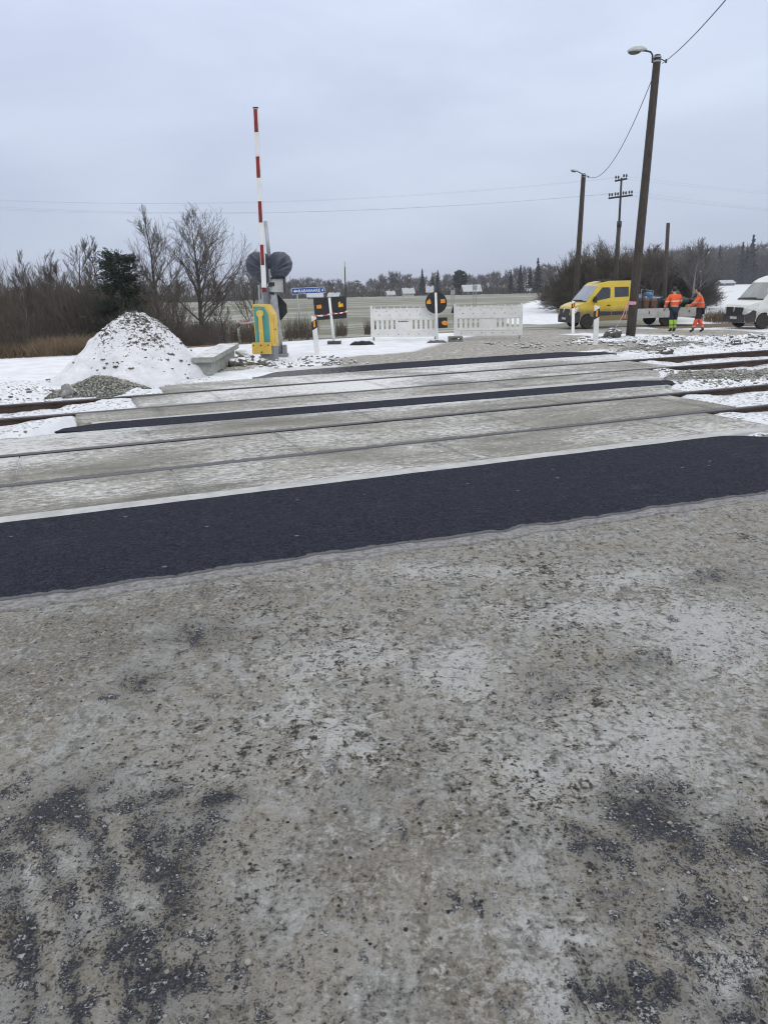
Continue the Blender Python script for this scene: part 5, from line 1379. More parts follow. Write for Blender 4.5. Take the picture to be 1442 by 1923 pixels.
FT = [far_bare(301, TWIGG, 'far_bare_tree'), far_bare(302, M('brown_far_twigs', (0.165, 0.145, 0.13), 0.9, var=0.3, scale=.1), 'far_bare_tree'), far_bare(303, TWIGG, 'far_bare_tree'), far_spruce(304, 'far_spruce'), far_spruce(305, 'far_round_conifer', True)]
FTL = {0: 'grey leafless tree', 1: 'brown leafless tree', 2: 'grey leafless tree', 3: 'dark pointed spruce', 4: 'dark round topped conifer'}
def fput(k, px, basey, hpx, zone):
    x_, y_ = at(px, basey); Hm = hpx/1445.0*math.hypot(x_, y_)*1.02
    unit = {0: 9.3, 1: 9.3, 2: 9.3, 3: 9.2, 4: 9.6}[k]
    o = place(FT[k], ('f', k), x_, y_, Hm/unit, q.uniform(0, 6.28), '%s %s' % (FTL[k], zone), 'tree', 'far trees')
    return o
q = random.Random(77)
def base_row(px): return float(np.interp(px, [-60, 430, 540, 700, 1030], [578, 566, 561.5, 557.5, 550.5]))
def hprof(px): return float(np.interp(px, [-60, 200, 430, 500, 560, 600, 650, 690, 730, 755, 800, 860, 910, 940, 965, 1000, 1030], [36, 34, 40, 36, 34, 36, 29, 30, 40, 36, 36, 34, 36, 38, 46, 46, 50]))
for i in range(118):
    px = 425+(1040-425)*(i+q.uniform(-.4, .4))/118
    k = q.choice([0, 1, 2, 0, 2]); 
    if 945 < px < 1000 and q.random() < 0.3: k = 3
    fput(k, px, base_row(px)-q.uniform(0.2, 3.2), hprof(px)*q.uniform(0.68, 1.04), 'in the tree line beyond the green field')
for px, k, h in ((793, 3, 45), (822, 3, 42), (812, 3, 36), (863, 4, 45), (1008, 3, 58), (976, 3, 47), (958, 3, 40), (735, 0, 45), (748, 2, 42), (716, 2, 38)):
    fput(k, px, base_row(px)-0.3, h, 'in the tree line beyond the green field' if k != 4 else 'beyond the field behind the white roofed house')
for i in range(46):
    px = -40+470*(i+q.uniform(-.4, .4))/46
    fput(q.choice([0, 1, 2, 1]), px, base_row(px)-q.uniform(0, 3), hprof(px)*q.uniform(0.75, 1.05), 'far away behind the left thicket')
def base_r(px): return float(np.interp(px, [1040, 1250, 1330, 1450], [546, 538, 535, 533]))
for i in range(92):
    px = 1190+300*(i+q.uniform(-.5, .5))/92
    k = q.choice([1, 1, 0, 2, 1, 3 if px < 1360 else 1])
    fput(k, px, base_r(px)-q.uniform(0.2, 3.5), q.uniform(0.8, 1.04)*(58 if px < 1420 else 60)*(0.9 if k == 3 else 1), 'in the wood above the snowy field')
for px, h in ((1387, 64), (1405, 74), (1396, 56), (1318, 56), (1345, 60)):
    fput(3, px, base_r(px)-0.2, h, 'at the edge of the wood above the snowy field')
# undergrowth below the far trees
def under(name, pxs, basef, hpx, n, mat, lab, seed):
    q = random.Random(seed); tw = TW()
    for _ in range(n):
        px = q.uniform(*pxs); x_, y_ = at(px, basef(px)-q.uniform(0, 3.4)); z_ = zf(x_, y_); h = hpx*q.uniform(0.4, 1.0)/1445*math.hypot(x_, y_)
        d = Vector((q.gauss(0, .25), q.gauss(0, .25), 1)).normalized(); P = Vector((x_, y_, z_-0.2))
        tw.seg(tuple(P), tuple(P+d*h), 0.16, 0.03)
    return tag(tw.build(name, mat), lab, 'undergrowth', None, 'stuff')
under('undergrowth', (-60, 1045), base_row, 17, 5200, M('far_undergrowth', (0.075, 0.066, 0.060), 0.9, var=0.35, scale=0.06), 'low grey brown undergrowth below the far tree line', 91)
under('undergrowth', (1180, 1500), base_r, 34, 4200, M('wood_undergrowth', (0.055, 0.052, 0.055), 0.9, var=0.35, scale=0.06), 'dark undergrowth of the wood above the snowy field', 92)
# ================================================================== far buildings and posts
ROOFS = M('snowy_roof', (0.44, 0.455, 0.48), 0.8, var=0.06, scale=1)
REDW = M('red_brick_wall', (0.22, 0.065, 0.05), 0.85, var=0.25, scale=2)
CREAMW = M('pale_plaster', (0.55, 0.53, 0.48), 0.85, var=0.1, scale=1)
GREYW = M('grey_boards', (0.10, 0.095, 0.09), 0.85, var=0.25, scale=2)
WIN = M('window_glass', (0.05, 0.06, 0.07), 0.15, var=0.2)
def house(px, basey, wpx, hpx, yaw, wall, label, roofh=0.5, roofm=None, nwin=2, cat='house', dpt=0.8, frame=None):
    x_, y_ = at(px, basey); D_ = math.hypot(x_, y_); w = wpx/1445*D_; h = hpx/1445*D_
    o = empty('house', (x_, y_, zf(x_, y_)), yaw, label, cat); dq = w*dpt; hw_ = h*(1-roofh)
    mb = MB(); mb.box((0, 0, hw_/2-0.2), (w, dq, hw_+0.4)); mb.prism([(-w/2, -dq/2, hw_), (-w/2, dq/2, hw_), (-w/2, 0, h*0.96)], (w, 0, 0)); mb.build('wall', wall, o)
    mb = MB(); e_ = 0.35; tt_ = 0.22
    for s_ in (-1, 1):
        mb.prism([(-w/2-e_, 0, h), (-w/2-e_, s_*(dq/2+e_), hw_-e_*0.5), (-w/2-e_, s_*(dq/2+e_), hw_-e_*0.5+tt_), (-w/2-e_, 0, h+tt_)], (w+2*e_, 0, 0))
    rf = mb.build('roof', roofm or ROOFS, o)
    mb = MB(); mb.box((w*0.15, 0.1, h+0.2), (0.5, 0.5, 0.8)); mb.build('chimney', GREYW, rf)
    for k in range(nwin):
        xx = -w/2+w*(k+0.5)/nwin; mb = MB(); mb.box((xx, -dq/2-0.02, hw_*0.55), (w*0.12, 0.06, hw_*0.42)); f_ = mb.build('window', frame or WHITE, o)
        mb = MB(); mb.box((xx, -dq/2-0.05, hw_*0.55), (w*0.085, 0.06, hw_*0.33)); mb.build('pane', WIN, f_)
    return o
house(884, 553.5, 30, 16, 0.12, GREYW, 'low dark house with a broad snowy roof under the round conifer', 0.62)
house(733, 558.5, 12, 10, 0.3, CREAMW, 'tiny pale house with white roof between fence and rectangular sign', 0.5)
house(592, 561.5, 26, 10, 0.1, GREYW, 'long snowy roofed farm building behind the blue direction sign', 0.62)
house(628, 560.5, 18, 9, -0.2, GREYW, 'snowy roofed shed above the rectangular black sign', 0.6)
house(766, 557.5, 18, 14, 0.2, CREAMW, 'pale snowy roofed house left of the round black sign', 0.55)
house(807, 556.5, 10, 17, -0.1, GREYW, 'narrow white gabled house between the two dark spruces', 0.55)
house(992, 550.5, 9, 7, 0.1, CREAMW, 'tiny white shed at the far end of the field beside the spruce', 0.5)
house(1361, 536.5, 22, 8, 0.1, GREYW, 'low dark shed with snow on its roof below the tall spruces', 0.45)
# red house, gable end to the viewer
x_, y_ = at(1306, 541.5); D_ = math.hypot(x_, y_); k_ = D_/1445
o = empty('house', (x_, y_, zf(x_, y_)), 0.15, 'red brick house with white gable trim at the edge of the snowy field', 'house')
w, hw_, h = 34*k_, 13*k_, 29*k_
mb = MB(); mb.prism([(-w/2, 0, -0.3), (w/2, 0, -0.3), (w/2, 0, hw_), (0, 0, h), (-w/2, 0, hw_)], (0, 9, 0)); mb.build('wall', REDW, o)
mb = MB(); mb.prism([(-w/2+0.1, -0.05, hw_), (w/2-0.1, -0.05, hw_), (0, -0.05, h-0.3)], (0, 0.045, 0)); mb.build('gable_boards', M('green_grey_boards', (0.14, 0.15, 0.12), 0.9, var=0.2), o)
for s_ in (-1, 1):
    mb = MB(); mb.prism([(0, -0.5, h+0.05), (s_*(w/2+0.6), -0.5, hw_-0.5), (s_*(w/2+0.6), -0.5, hw_-0.15), (0, -0.5, h+0.42)], (0, 10, 0)); rf = mb.build('roof', GREYW, o)
    mb = MB(); mb.prism([(0, -0.6, h+0.1), (s_*(w/2+0.65), -0.6, hw_-0.5), (s_*(w/2+0.65), -0.6, hw_-0.02), (0, -0.6, h+0.55)], (0, 0.095, 0)); mb.build('gable_trim', WHITE, rf)
for xx in (-w*0.22, w*0.12):
    mb = MB(); mb.box((xx, -0.06, hw_*0.5), (1.2, 0.1, 1.3)); f_ = mb.build('window', WHITE, o)
    mb = MB(); mb.box((xx, -0.12, hw_*0.5), (0.85, 0.05, 0.95)); mb.build('pane', WIN, f_)
# thin mast and two far signs on twin legs
def far_mast(px, basey, topx, topy, r, label, cat, extra=None, mat=None, name='pole', yy=None):
    x_, y_ = at(px, basey); B_ = Vector((x_, y_, zf(x_, y_))); T = dep(topx, topy, y_)-B_
    mb = MB(); mb.tube([(0, 0, -0.3), T], [r, r*0.7], 8)
    if extra: mb.tube([T, T+Vector((0, 0, extra))], r*0.35, 6); pass
    return tag(mb.build(name, mat or GALV, None, tuple(B_)), label, cat)
far_mast(650, 597, 647.5, 502, 0.06, 'thin grey pole with a short aerial rising behind the rectangular black sign', 'pole', 0.45, POLE, 'aerial_pole')
def twin(px0, px1, basey, topy, label, sgn=True):
    x_, y_ = at((px0+px1)/2, basey); B_ = Vector((x_, y_, zf(x_, y_))); o = empty('field_sign', tuple(B_), 0, label, 'road sign', 'far signs on twin legs')
    for a in (px0, px1):
        mb = MB(); mb.tube([dep(a, basey, y_)-B_, dep(a-0.4, topy, y_)-B_], 0.045, 6); mb.build('leg', GALV, o)
    mb = MB(); q0_ = dep(px0-2, topy-3, y_)-B_; q1_ = dep(px1+2, topy+5, y_)-B_
    mb.box((q0_+q1_)/2+Vector((0, -0.06, 0)), (abs(q1_.x-q0_.x), 0.03, abs(q0_.z-q1_.z))); mb.build('sign_board', GALV, o)
twin(848, 852, 584, 548, 'small grey sign on twin legs between the two white fences')
twin(889, 893.5, 580, 539, 'grey sign on twin legs standing behind the right white fence')
x_, y_ = at(848, 606); B_ = Vector((x_, y_, zf(x_, y_)))
mb = MB(); mb.prism([tuple(dep(a, c, y_)-B_) for a, c in ((852, 571), (846.5, 588), (853, 588))], (0, 0.05, 0)); mb.prism([tuple(dep(a, c, y_)-B_) for a, c in ((851, 588), (853, 588), (853, 607), (851, 607))], (0, 0.04, 0))
tag(mb.build('marker_sign', BLACK, None, tuple(B_)), 'narrow black triangular marker beside the left end of the right fence', 'road sign')
# ================================================================== vehicles
YCAR = M('yellow_car_paint', (0.56, 0.36, 0.030), 0.35, var=0.08, scale=1.5, dirt=(0.30, 0.22, 0.08), dirt_amt=0.2, coat=0.4)
def dirty_paint(name, col, dirtc, z0, z1):
    mt, n, p = new_mat(name); b = NB(n); v = b.coord('Object'); s3 = b.add('ShaderNodeSeparateXYZ'); b.link(v, s3.inputs[0])
    f = b.math('ADD', s3.outputs[2], b.math('MULTIPLY', b.math('SUBTRACT', b.noise(v, 2.2, 5, 0.65), 0.5), 0.35))
    c = b.mix(b.ss(b.noise(v, 1.5, 4), 0.3, 0.7), tuple(x*0.93 for x in col), tuple(x*1.06 for x in col))
    c = b.mix(b.ss(f, z0, z1, 0.95, 0.0), c, dirtc)
    b.link(c, p.inputs['Base Color']); b.link(b.ss(f, z0, z1, 0.75, 0.32), p.inputs['Roughness']); p.inputs['Coat Weight'].default_value = 0.25
    return mt
YCAR = dirty_paint('muddy_yellow_paint', (0.60, 0.435, 0.035), (0.185, 0.135, 0.06), 0.72, 1.12)
WCAR = dirty_paint('muddy_white_paint', (0.66, 0.67, 0.64), (0.33, 0.32, 0.27), 0.55, 1.05)
GLASS = M('dark_car_glass', (0.018, 0.022, 0.026), 0.06, var=0.3, scale=2, coat=0.6)
mt, n_, p_ = new_mat('windscreen_glass'); b_ = NB(n_); v_ = b_.coord('Object')
b_.link(b_.mix(b_.ss(b_.noise(v_, 1.6, 3), 0.4, 0.65), (0.03, 0.045, 0.06), (0.10, 0.13, 0.15)), p_.inputs['Base Color']); p_.inputs['Roughness'].default_value = 0.07; p_.inputs['Coat Weight'].default_value = 1.0; p_.inputs['Specular IOR Level'].default_value = 0.9; WSG = mt
TRIM = M('dark_bumper_plastic', (0.030, 0.031, 0.034), 0.65, var=0.25, scale=4, dirt=(0.085, 0.075, 0.06), dirt_amt=0.3)
HEADL = M('headlamp_glass', (0.55, 0.57, 0.58), 0.12, var=0.25, scale=8, coat=0.6)
RIM = M('dirty_steel_rim', (0.12, 0.115, 0.10), 0.55, 0.4, var=0.3, scale=6)
TYRE = M('muddy_tyre', (0.024, 0.023, 0.022), 0.9, var=0.4, scale=8, dirt=(0.075, 0.065, 0.05), dirt_amt=0.3)
CHROME = M('chrome', (0.62, 0.63, 0.64), 0.2, 0.9, var=0.05)
PLATE = M('number_plate', (0.55, 0.55, 0.52), 0.5, var=0.2, scale=20, dirt=(0.25, 0.24, 0.2), dirt_amt=0.5)
def hw(s, z): return 0.99-0.17*max(0, (0.42-s)/0.42)-0.13*max(0, (z-1.28)/0.95)
def arch(c, r, n=9): return [(c-r*math.cos(math.pi*k/(n-1)), 0.34+r*math.sin(math.pi*k/(n-1))) for k in range(n)]
def side_panel(poly, sg, t0=-0.004, t1=0.010):
    """prism lying on the body side: poly in (s, z)"""
    return [(-s_, sg*(hw(s_, z_)+t0), z_) for s_, z_ in poly], sg
def add_side(mb, poly, sg, t0=-0.004, t1=0.010):
    n = len(poly); b0 = len(mb.v)
    for t in (t0, t1):
        for s_, z_ in poly: mb.v.append((-s_, sg*(hw(s_, z_)+t), z_))
    mb.face([b0+i for i in range(n)]); mb.face([b0+n+i for i in range(n)])
    for i in range(n): mb.face([b0+i, b0+(i+1) % n, b0+n+(i+1) % n, b0+n+i])
def van_front(root, paint, top, rear_axle, roofpts):
    """body of a panel-van shaped vehicle. s runs backwards from the bumper. roofpts: outline from the windscreen head to the tail"""
    L_ = roofpts[-1][0]
    # split outlines so every side face is flat
    front = [(0.42, 0.32), (0.08, 0.28), (0.0, 0.42), (0.0, 0.70), (0.03, 0.93), (0.13, 1.08), (0.42, 1.185)]
    low = [(0.42, 0.32)]+[(0.42, 1.185), (0.74, 1.28)]+[(L_, 1.28), (L_, 0.40)]
    r_ = 0.40
    ar = list(reversed(arch(0.86, r_)))
    if rear_axle: low += [(rear_axle+r_+0.02, 0.38)]+list(reversed(arch(rear_axle, r_)))
    low += [(0.86+r_+0.02, 0.36)]+ar
    up = [(0.74, 1.28), (1.40, 2.06)]+roofpts+[(L_, 1.28)]
    mb = MB()
    outline = front[:]+[(0.74, 1.28), (1.40, 2.06)]+roofpts+[(L_, 1.28), (L_, 0.40)]
    for sg in (-1, 1):
        for poly in (front, low, up):
            b0_ = len(mb.v)
            for s_, z_ in poly: mb.v.append((-s_, sg*hw(s_, z_), z_))
            mb.face([b0_+i for i in range(len(poly))])
    tail = low[5:] if rear_axle else low[5:]
    ring = outline+low[5:]
    for i in range(len(ring)):
        a, c = ring[i], ring[(i+1) % len(ring)]
        b0_ = len(mb.v)
        for s_, z_ in (a, c):
            mb.v.append((-s_, -hw(s_, z_), z_)); mb.v.append((-s_, hw(s_, z_), z_))
        mb.face([b0_, b0_+1, b0_+3, b0_+2])
    me_o = mb.build('body', paint, root, fix=False)
    bm = bmesh.new(); bm.from_mesh(me_o.data); bmesh.ops.remove_doubles(bm, verts=bm.verts[:], dist=0.003); bmesh.ops.recalc_face_normals(bm, faces=bm.faces[:]); bm.to_mesh(me_o.data); bm.free()
    bv = me_o.modifiers.new('bevel', 'BEVEL'); bv.width = 0.045; bv.segments = 3; bv.limit_method = 'ANGLE'; bv.angle_limit = R_(28)
    # windscreen on the slope between cowl and roof head
    def slope(f, y, off):
        s_ = 0.74+(1.40-0.74)*f; z_ = 1.28+(2.06-1.28)*f; nx, nz = 0.763, 0.646
        return (-s_+nx*off, y, z_+nz*off)
    f0, f1 = 0.04, 0.955
    w0, w1 = hw(0.77, 1.31)-0.05, hw(1.38, 2.02)-0.05
    mb = MB(); b0_ = 0
    for off in (-0.02, 0.012):
        for f, y in ((f0, -w0), (f0, w0), (f1, w1), (f1, -w1)): mb.v.append(slope(f, y, off))
    for q_ in ((0, 1, 2, 3), (4, 5, 6, 7), (0, 1, 5, 4), (1, 2, 6, 5), (2, 3, 7, 6), (3, 0, 4, 7)): mb.face(q_)
    ws = mb.build('windscreen', WSG, root)
    mb = MB(); mb.tube([slope(0.07, -w0+0.2, 0.03), slope(0.10, 0.35, 0.03)], 0.014, 5); mb.build('wiper', BLACK, ws)
    mb = MB()
    mb.prism([slope(-0.02, -w0-0.02, 0.0), slope(-0.02, w0+0.02, 0.0), slope(0.05, w0+0.01, 0.016), slope(0.05, -w0-0.01, 0.016)], (0.012, 0, 0.014)); mb.build('cowl_panel', TRIM, root)
    # bumper and grille
    mb = MB()
    prof = [(-0.05, 0.26), (-0.055, 0.42), (-0.055, 0.62), (-0.03, 0.66)]
    for sg in (-1, 1): add_side(mb, [(0.42, 0.34), (0.08, 0.285), (0.004, 0.42), (0.004, 0.66), (0.16, 0.72), (0.30, 0.86), (0.44, 0.80), (0.45, 0.55)], sg, -0.004, 0.014)
    mb.prism([(0.014, -0.815, 0.30), (0.014, 0.815, 0.30), (0.014, 0.815, 0.66), (0.014, -0.815, 0.66)], (-0.02, 0, 0))
    mb.build('bumper', TRIM, root, bevel=0.008)
    mb = MB(); mb.prism([(0.008, -0.60, 0.64), (0.008, 0.60, 0.64), (-0.022, 0.66, 0.97), (-0.022, -0.66, 0.97)], (0.022, 0, 0)); gr = mb.build('grille', BLACK, root, bevel=0.006)
    for zz_ in (0.72, 0.80, 0.88):
        mb = MB(); mb.box((0.028-(zz_-0.64)*0.09, 0, zz_), (0.016, 1.18, 0.018)); mb.build('grille_bar', TRIM, gr)
    mb = MB(); mb.prism([(0.022, 0, 0.74), (0.018, 0.075, 0.86), (0.010, 0, 0.99), (0.018, -0.075, 0.86)], (0.022, 0, 0)); mb.build('badge', CHROME, gr, bevel=0.006)
    mb = MB(); mb.box((0.022, 0, 0.50), (0.016, 0.50, 0.11)); mb.build('number_plate', PLATE, root)
    for sg in (-1, 1):
        mb = MB(); add_side(mb, [(0.05, 0.70), (0.10, 0.92), (0.30, 1.06), (0.53, 1.14), (0.50, 1.02), (0.30, 0.84), (0.14, 0.72)], sg, -0.01, 0.012)
        b0_ = len(mb.v); mb.prism([(-0.012, sg*0.62, 0.70), (-0.030, sg*0.80, 0.70), (-0.085, sg*0.82, 0.90), (-0.055, sg*0.64, 0.88)], (0.022, 0, 0.01))
        mb.build('headlight', HEADL, root, bevel=0.006)
        # door with window, handle, moulding
        mb = MB(); add_side(mb, [(0.98, 0.62), (1.34, 0.46), (2.10, 0.46), (2.10, 2.02), (1.52, 2.02), (0.98, 1.36)], sg, -0.004, 0.006); dr = mb.build('front_door', paint, root)
        mb = MB(); add_side(mb, [(1.06, 1.30), (2.02, 1.46), (2.04, 1.86), (1.98, 1.96), (1.60, 1.96), (1.10, 1.42)], sg, 0.004, 0.012); mb.build('door_window', GLASS, dr)
        mb = MB(); add_side(mb, [(1.86, 1.08), (2.04, 1.08), (2.04, 1.13), (1.86, 1.13)], sg, 0.004, 0.028); mb.build('door_handle', BLACK, dr)
        mb = MB(); add_side(mb, [(1.34, 0.62), (2.10, 0.64), (2.10, 0.80), (1.30, 0.84), (1.22, 0.74)], sg, 0.004, 0.022); mb.build('side_moulding', TRIM, dr)
        mb = MB(); c_ = (-1.18, sg*(hw(1.18, 1.35)+0.14), 1.40); mb.box(c_, (0.12, 0.17, 0.30)); mb.box((-1.18, sg*(hw(1.18, 1.35)+0.04), 1.30), (0.06, 0.12, 0.05)); mb.build('mirror', BLACK, root, bevel=0.025)
def wheel(root, s_, sg, y=None, r=0.345, wdt=0.21):
    yy = sg*(0.97-wdt/2) if y is None else y
    o = empty('wheel', (-s_, yy, r)); o.parent = root
    mb = MB(); n = 28
    mb.lathe([(r*0.62, -wdt/2), (r*0.90, -wdt/2), (r, -wdt/2+0.035), (r, wdt/2-0.035), (r*0.90, wdt/2), (r*0.62, wdt/2)], (0, 0, 0), n, 0, 'y'); mb.build('tyre', TYRE, o)
    mb = MB(); e_ = sg*wdt/2
    mb.lathe([(r*0.63, -e_*0.9), (r*0.63, e_*0.94), (r*0.55, e_*0.86), (r*0.46, e_*0.55), (r*0.26, e_*0.62), (r*0.22, e_*0.85), (0.02, e_*0.87)], (0, 0, 0), n, 0, 'y')
    rm_ = mb.build('rim', RIM, o, smooth=False)
    for k in range(5):
        w = k*6.283/5; mb = MB(); mb.lathe([(0.018, 0), (0.018, 0.03*sg)], (0.11*math.cos(w), e_*0.62, 0.11*math.sin(w)), 6, 0, 'y'); mb.build('wheel_nut', DKSTEEL, rm_)
HEAD = math.atan2(-0.156, -0.988)        # driving towards the left of the view and slightly nearer
hx_, hy_ = math.cos(HEAD), math.sin(HEAD)
nx_, ny_ = -hy_, hx_                      # left hand side of the vehicle (nearer the viewer)
def place_vehicle(root, wx, wy, s_axle):
    # wx, wy: ground point under the near front wheel
    root.location = (wx+hx_*s_axle-nx_*0.97, wy+hy_*s_axle-ny_*0.97, zf(wx, wy)+0.01); root.rotation_euler = (0, 0, HEAD)
tr_ = empty('flatbed_truck', (0, 0, 0), 0, 'muddy yellow crew cab flatbed truck parked behind the leaning lamp pole', 'truck')
van_front(tr_, YCAR, 0, None, [(1.60, 2.19), (1.95, 2.25), (3.20, 2.25)])
for sg in (-1, 1):
    mb = MB(); add_side(mb, [(2.14, 0.46), (3.12, 0.46), (3.12, 2.02), (2.14, 2.02)], sg, -0.004, 0.006); dr = mb.build('rear_door', YCAR, tr_)
    mb = MB(); add_side(mb, [(2.26, 1.48), (3.02, 1.50), (3.02, 1.96), (2.26, 1.96)], sg, 0.004, 0.012); mb.build('door_window', GLASS, dr)
    mb = MB(); add_side(mb, [(2.16, 0.64), (3.10, 0.64), (3.10, 0.80), (2.16, 0.80)], sg, 0.004, 0.022); mb.build('side_moulding', TRIM, dr)
    wheel(tr_, 0.86, sg)
    wheel(tr_, 5.20, sg)
mb = MB(); mb.box((-1.9, 0.3, 2.30), (0.5, 0.9, 0.06)); mb.build('roof_rail', TRIM, tr_)
BED = M('grey_dropside', (0.42, 0.42, 0.40), 0.6, 0.1, var=0.12, scale=2, dirt=(0.24, 0.225, 0.19), dirt_amt=0.4)
bs0, bs1, bw = 3.42, 7.10, 1.03
mb = MB(); mb.box((-(bs0+bs1)/2, 0, 0.72), (bs1-bs0, 2*bw-0.08, 0.08)); mb.build('load_floor', DKSTEEL, tr_)
for sg in (-1, 1):
    mb = MB(); mb.box((-(bs0+bs1)/2, sg*bw, 0.66), (bs1-bs0, 0.045, 0.46)); sb = mb.build('drop_side', BED, tr_, bevel=0.006)
    for k in range(1, 3):
        mb = MB(); mb.box((-(bs0+(bs1-bs0)*k/3), sg*(bw+0.026), 0.66), (0.05, 0.02, 0.46)); mb.build('side_post', BED, sb)
    for k in (0.2, 0.8):
        mb = MB(); mb.box((-(bs0+(bs1-bs0)*k), sg*(bw+0.034), 0.70), (0.04, 0.03, 0.12)); mb.build('latch', DKSTEEL, sb)
mb = MB(); mb.box((-bs1, 0, 0.66), (0.045, 2*bw-0.06, 0.46)); mb.build('tailboard', BED, tr_, bevel=0.006)
mb = MB()
for y_ in (-0.95, -0.32, 0.32, 0.95): mb.box((-bs0+0.05, y_, 1.40), (0.07, 0.09, 1.40))
for z_ in (0.85, 1.15, 1.45, 1.75, 2.06): mb.box((-bs0+0.05, 0, z_), (0.055, 1.99, 0.17))
mb.build('headboard', DKSTEEL, tr_)
mb = MB(); mb.box((-4.9, 0.38, 0.52), (4.6, 0.09, 0.18)); mb.build('chassis_beam', DKSTEEL, tr_)
mb = MB(); mb.box((-4.9, -0.38, 0.52), (4.6, 0.09, 0.18)); mb.build('chassis_beam', DKSTEEL, tr_)
mb = MB(); mb.box((-3.85, -0.72, 0.42), (0.75, 0.35, 0.26)); mb.build('tool_box', DKSTEEL, tr_, bevel=0.01)
mb = MB(); mb.box((-7.0, 0, 0.40), (0.08, 1.7, 0.12)); mb.build('rear_bar', BLACK, tr_)
place_vehicle(tr_, *at(1103, 618), 0.86)
tr_.scale = (0.97, 0.97, 1.0)
va_ = empty('panel_van', (0, 0, 0), 0, 'muddy white panel van parked at the right edge facing the workers', 'van')
van_front(va_, WCAR, 0, 4.5, [(1.62, 2.20), (2.0, 2.32), (2.5, 2.36), (5.55, 2.36)])
for sg in (-1, 1):
    wheel(va_, 0.86, sg); wheel(va_, 4.5, sg)
place_vehicle(va_, *at(1431, 618.5), 0.86)
# ---- load on the flatbed (things of their own, standing on the load floor)
TM = Matrix.Translation(tr_.location) @ Matrix.Rotation(HEAD, 4, 'Z') @ Matrix.Diagonal((0.97, 0.97, 1.0, 1.0))
def bed(s_, y, z=0.76): return TM @ Vector((-s_, y, z))
RUSTB = M('rusty_orange_bottle', (0.125, 0.062, 0.038), 0.7, 0.1, var=0.35, scale=6)
BLUEM = M('machine_blue', (0.06, 0.15, 0.27), 0.45, var=0.2, scale=4)
DKGRN = M('dark_green_plastic', (0.015, 0.035, 0.032), 0.6, var=0.3)
DKGREYM = M('dark_grey_plastic', (0.05, 0.052, 0.055), 0.6, var=0.25, scale=3)
def cyl_thing(name, s_, y, r, h, mat, label, cat, neck=True, group=None):
    P = bed(s_, y); o = empty(name, tuple(P), 0, label, cat, group)
    mb = MB(); mb.lathe([(r*0.9, 0), (r, 0.03), (r, h*0.78), (r*0.8, h*0.9), (r*0.35, h*0.96)], (0, 0, 0), 14); mb.build('body', mat, o, smooth=False)
    mb = MB(); mb.lathe([(r*0.32, h*0.955), (r*0.32, h*1.06), (r*0.15, h*1.08)], (0, 0, 0), 10); mb.build('cap', GALV if neck else mat, o)
    return o
cyl_thing('gas_bottle', 4.14, 0.62, 0.18, 0.66, RUSTB, 'rusty orange gas bottle on the flatbed, left one beside the headboard', 'gas bottle', True, 'rusty gas bottles on the flatbed')
cyl_thing('gas_bottle', 4.58, 0.62, 0.19, 0.62, RUSTB, 'rusty orange gas bottle on the flatbed, below the blue machine', 'gas bottle', True, 'rusty gas bottles on the flatbed')
cyl_thing('milk_can', 3.82, 0.55, 0.15, 0.68, DKGREYM, 'dark grey canister on the flatbed against the headboard', 'canister')
P = bed(4.52, 0.15); o = empty('compressor', tuple(P), HEAD, 'blue motor unit with silver top standing on the flatbed behind the gas bottles', 'machine')
mb = MB(); mb.box((0, 0, 0.40), (0.62, 0.5, 0.55)); mb.build('housing', BLUEM, o, bevel=0.03)
mb = MB(); mb.lathe([(0.2, 0.67), (0.22, 0.75), (0.19, 0.86), (0.10, 0.92)], (0, 0, 0), 14); mb.build('air_filter', BLUEM, o)
mb = MB(); mb.tube([(-0.3, -0.1, 0.1), (-0.3, -0.1, 0.95), (0.35, -0.1, 1.05), (0.35, -0.1, 0.1)], 0.022, 6); mb.build('guard_frame', GALV, o)
mb = MB(); mb.box((-0.38, 0.1, 0.62), (0.34, 0.30, 0.05)); mb.build('side_tray', M('pale_teal', (0.3, 0.5, 0.5), 0.5), o)
P = bed(5.12, -0.25); o = empty('generator', tuple(P), HEAD, 'dark grey boxy generator with a handle frame in the middle of the flatbed', 'machine')
mb = MB(); mb.box((0, 0, 0.38), (0.62, 0.55, 0.62)); mb.build('casing', DKGREYM, o, bevel=0.04)
mb = MB(); mb.tube([(-0.34, 0.3, 0), (-0.34, 0.3, 0.80), (0.34, 0.3, 0.80), (0.34, 0.3, 0)], 0.022, 6); mb.build('frame', BLACK, o, smooth=True)
P = bed(4.0, -0.1); o = empty('pump', tuple(P), HEAD, 'grey drum with bent hose standing beside the dark headboard', 'machine')
mb = MB(); mb.lathe([(0.26, 0), (0.27, 0.6), (0.25, 0.8)], (0, 0, 0), 14); mb.build('drum', M('drum_grey_blue', (0.24, 0.28, 0.30), 0.5, 0.2, var=0.2), o)
mb = MB(); mb.tube([(0.1, 0.1, 0.75), (0.15, 0.15, 1.12), (0.0, 0.15, 1.25), (-0.3, 0.15, 1.1), (-0.5, 0.2, 0.75), (-0.55, 0.2, 0.4)], 0.035, 8); mb.build('hose', BLACK, o, smooth=True)
P = bed(5.95, 0.35); mb = MB(); q = random.Random(4)
def fnb(d, p): return p*(1+0.16*math.sin(5*d.x+2)+0.14*math.sin(6*d.z+1)+0.1*math.sin(7*d.y))
mb.ell((0, 0, 0.38), (0.62, 0.42, 0.5), 20, 14, 0, fnb); tag(mb.build('sack', DKGRN, None, tuple(P)), 'dark green bulky sack on the flatbed between the two workers', 'sack')
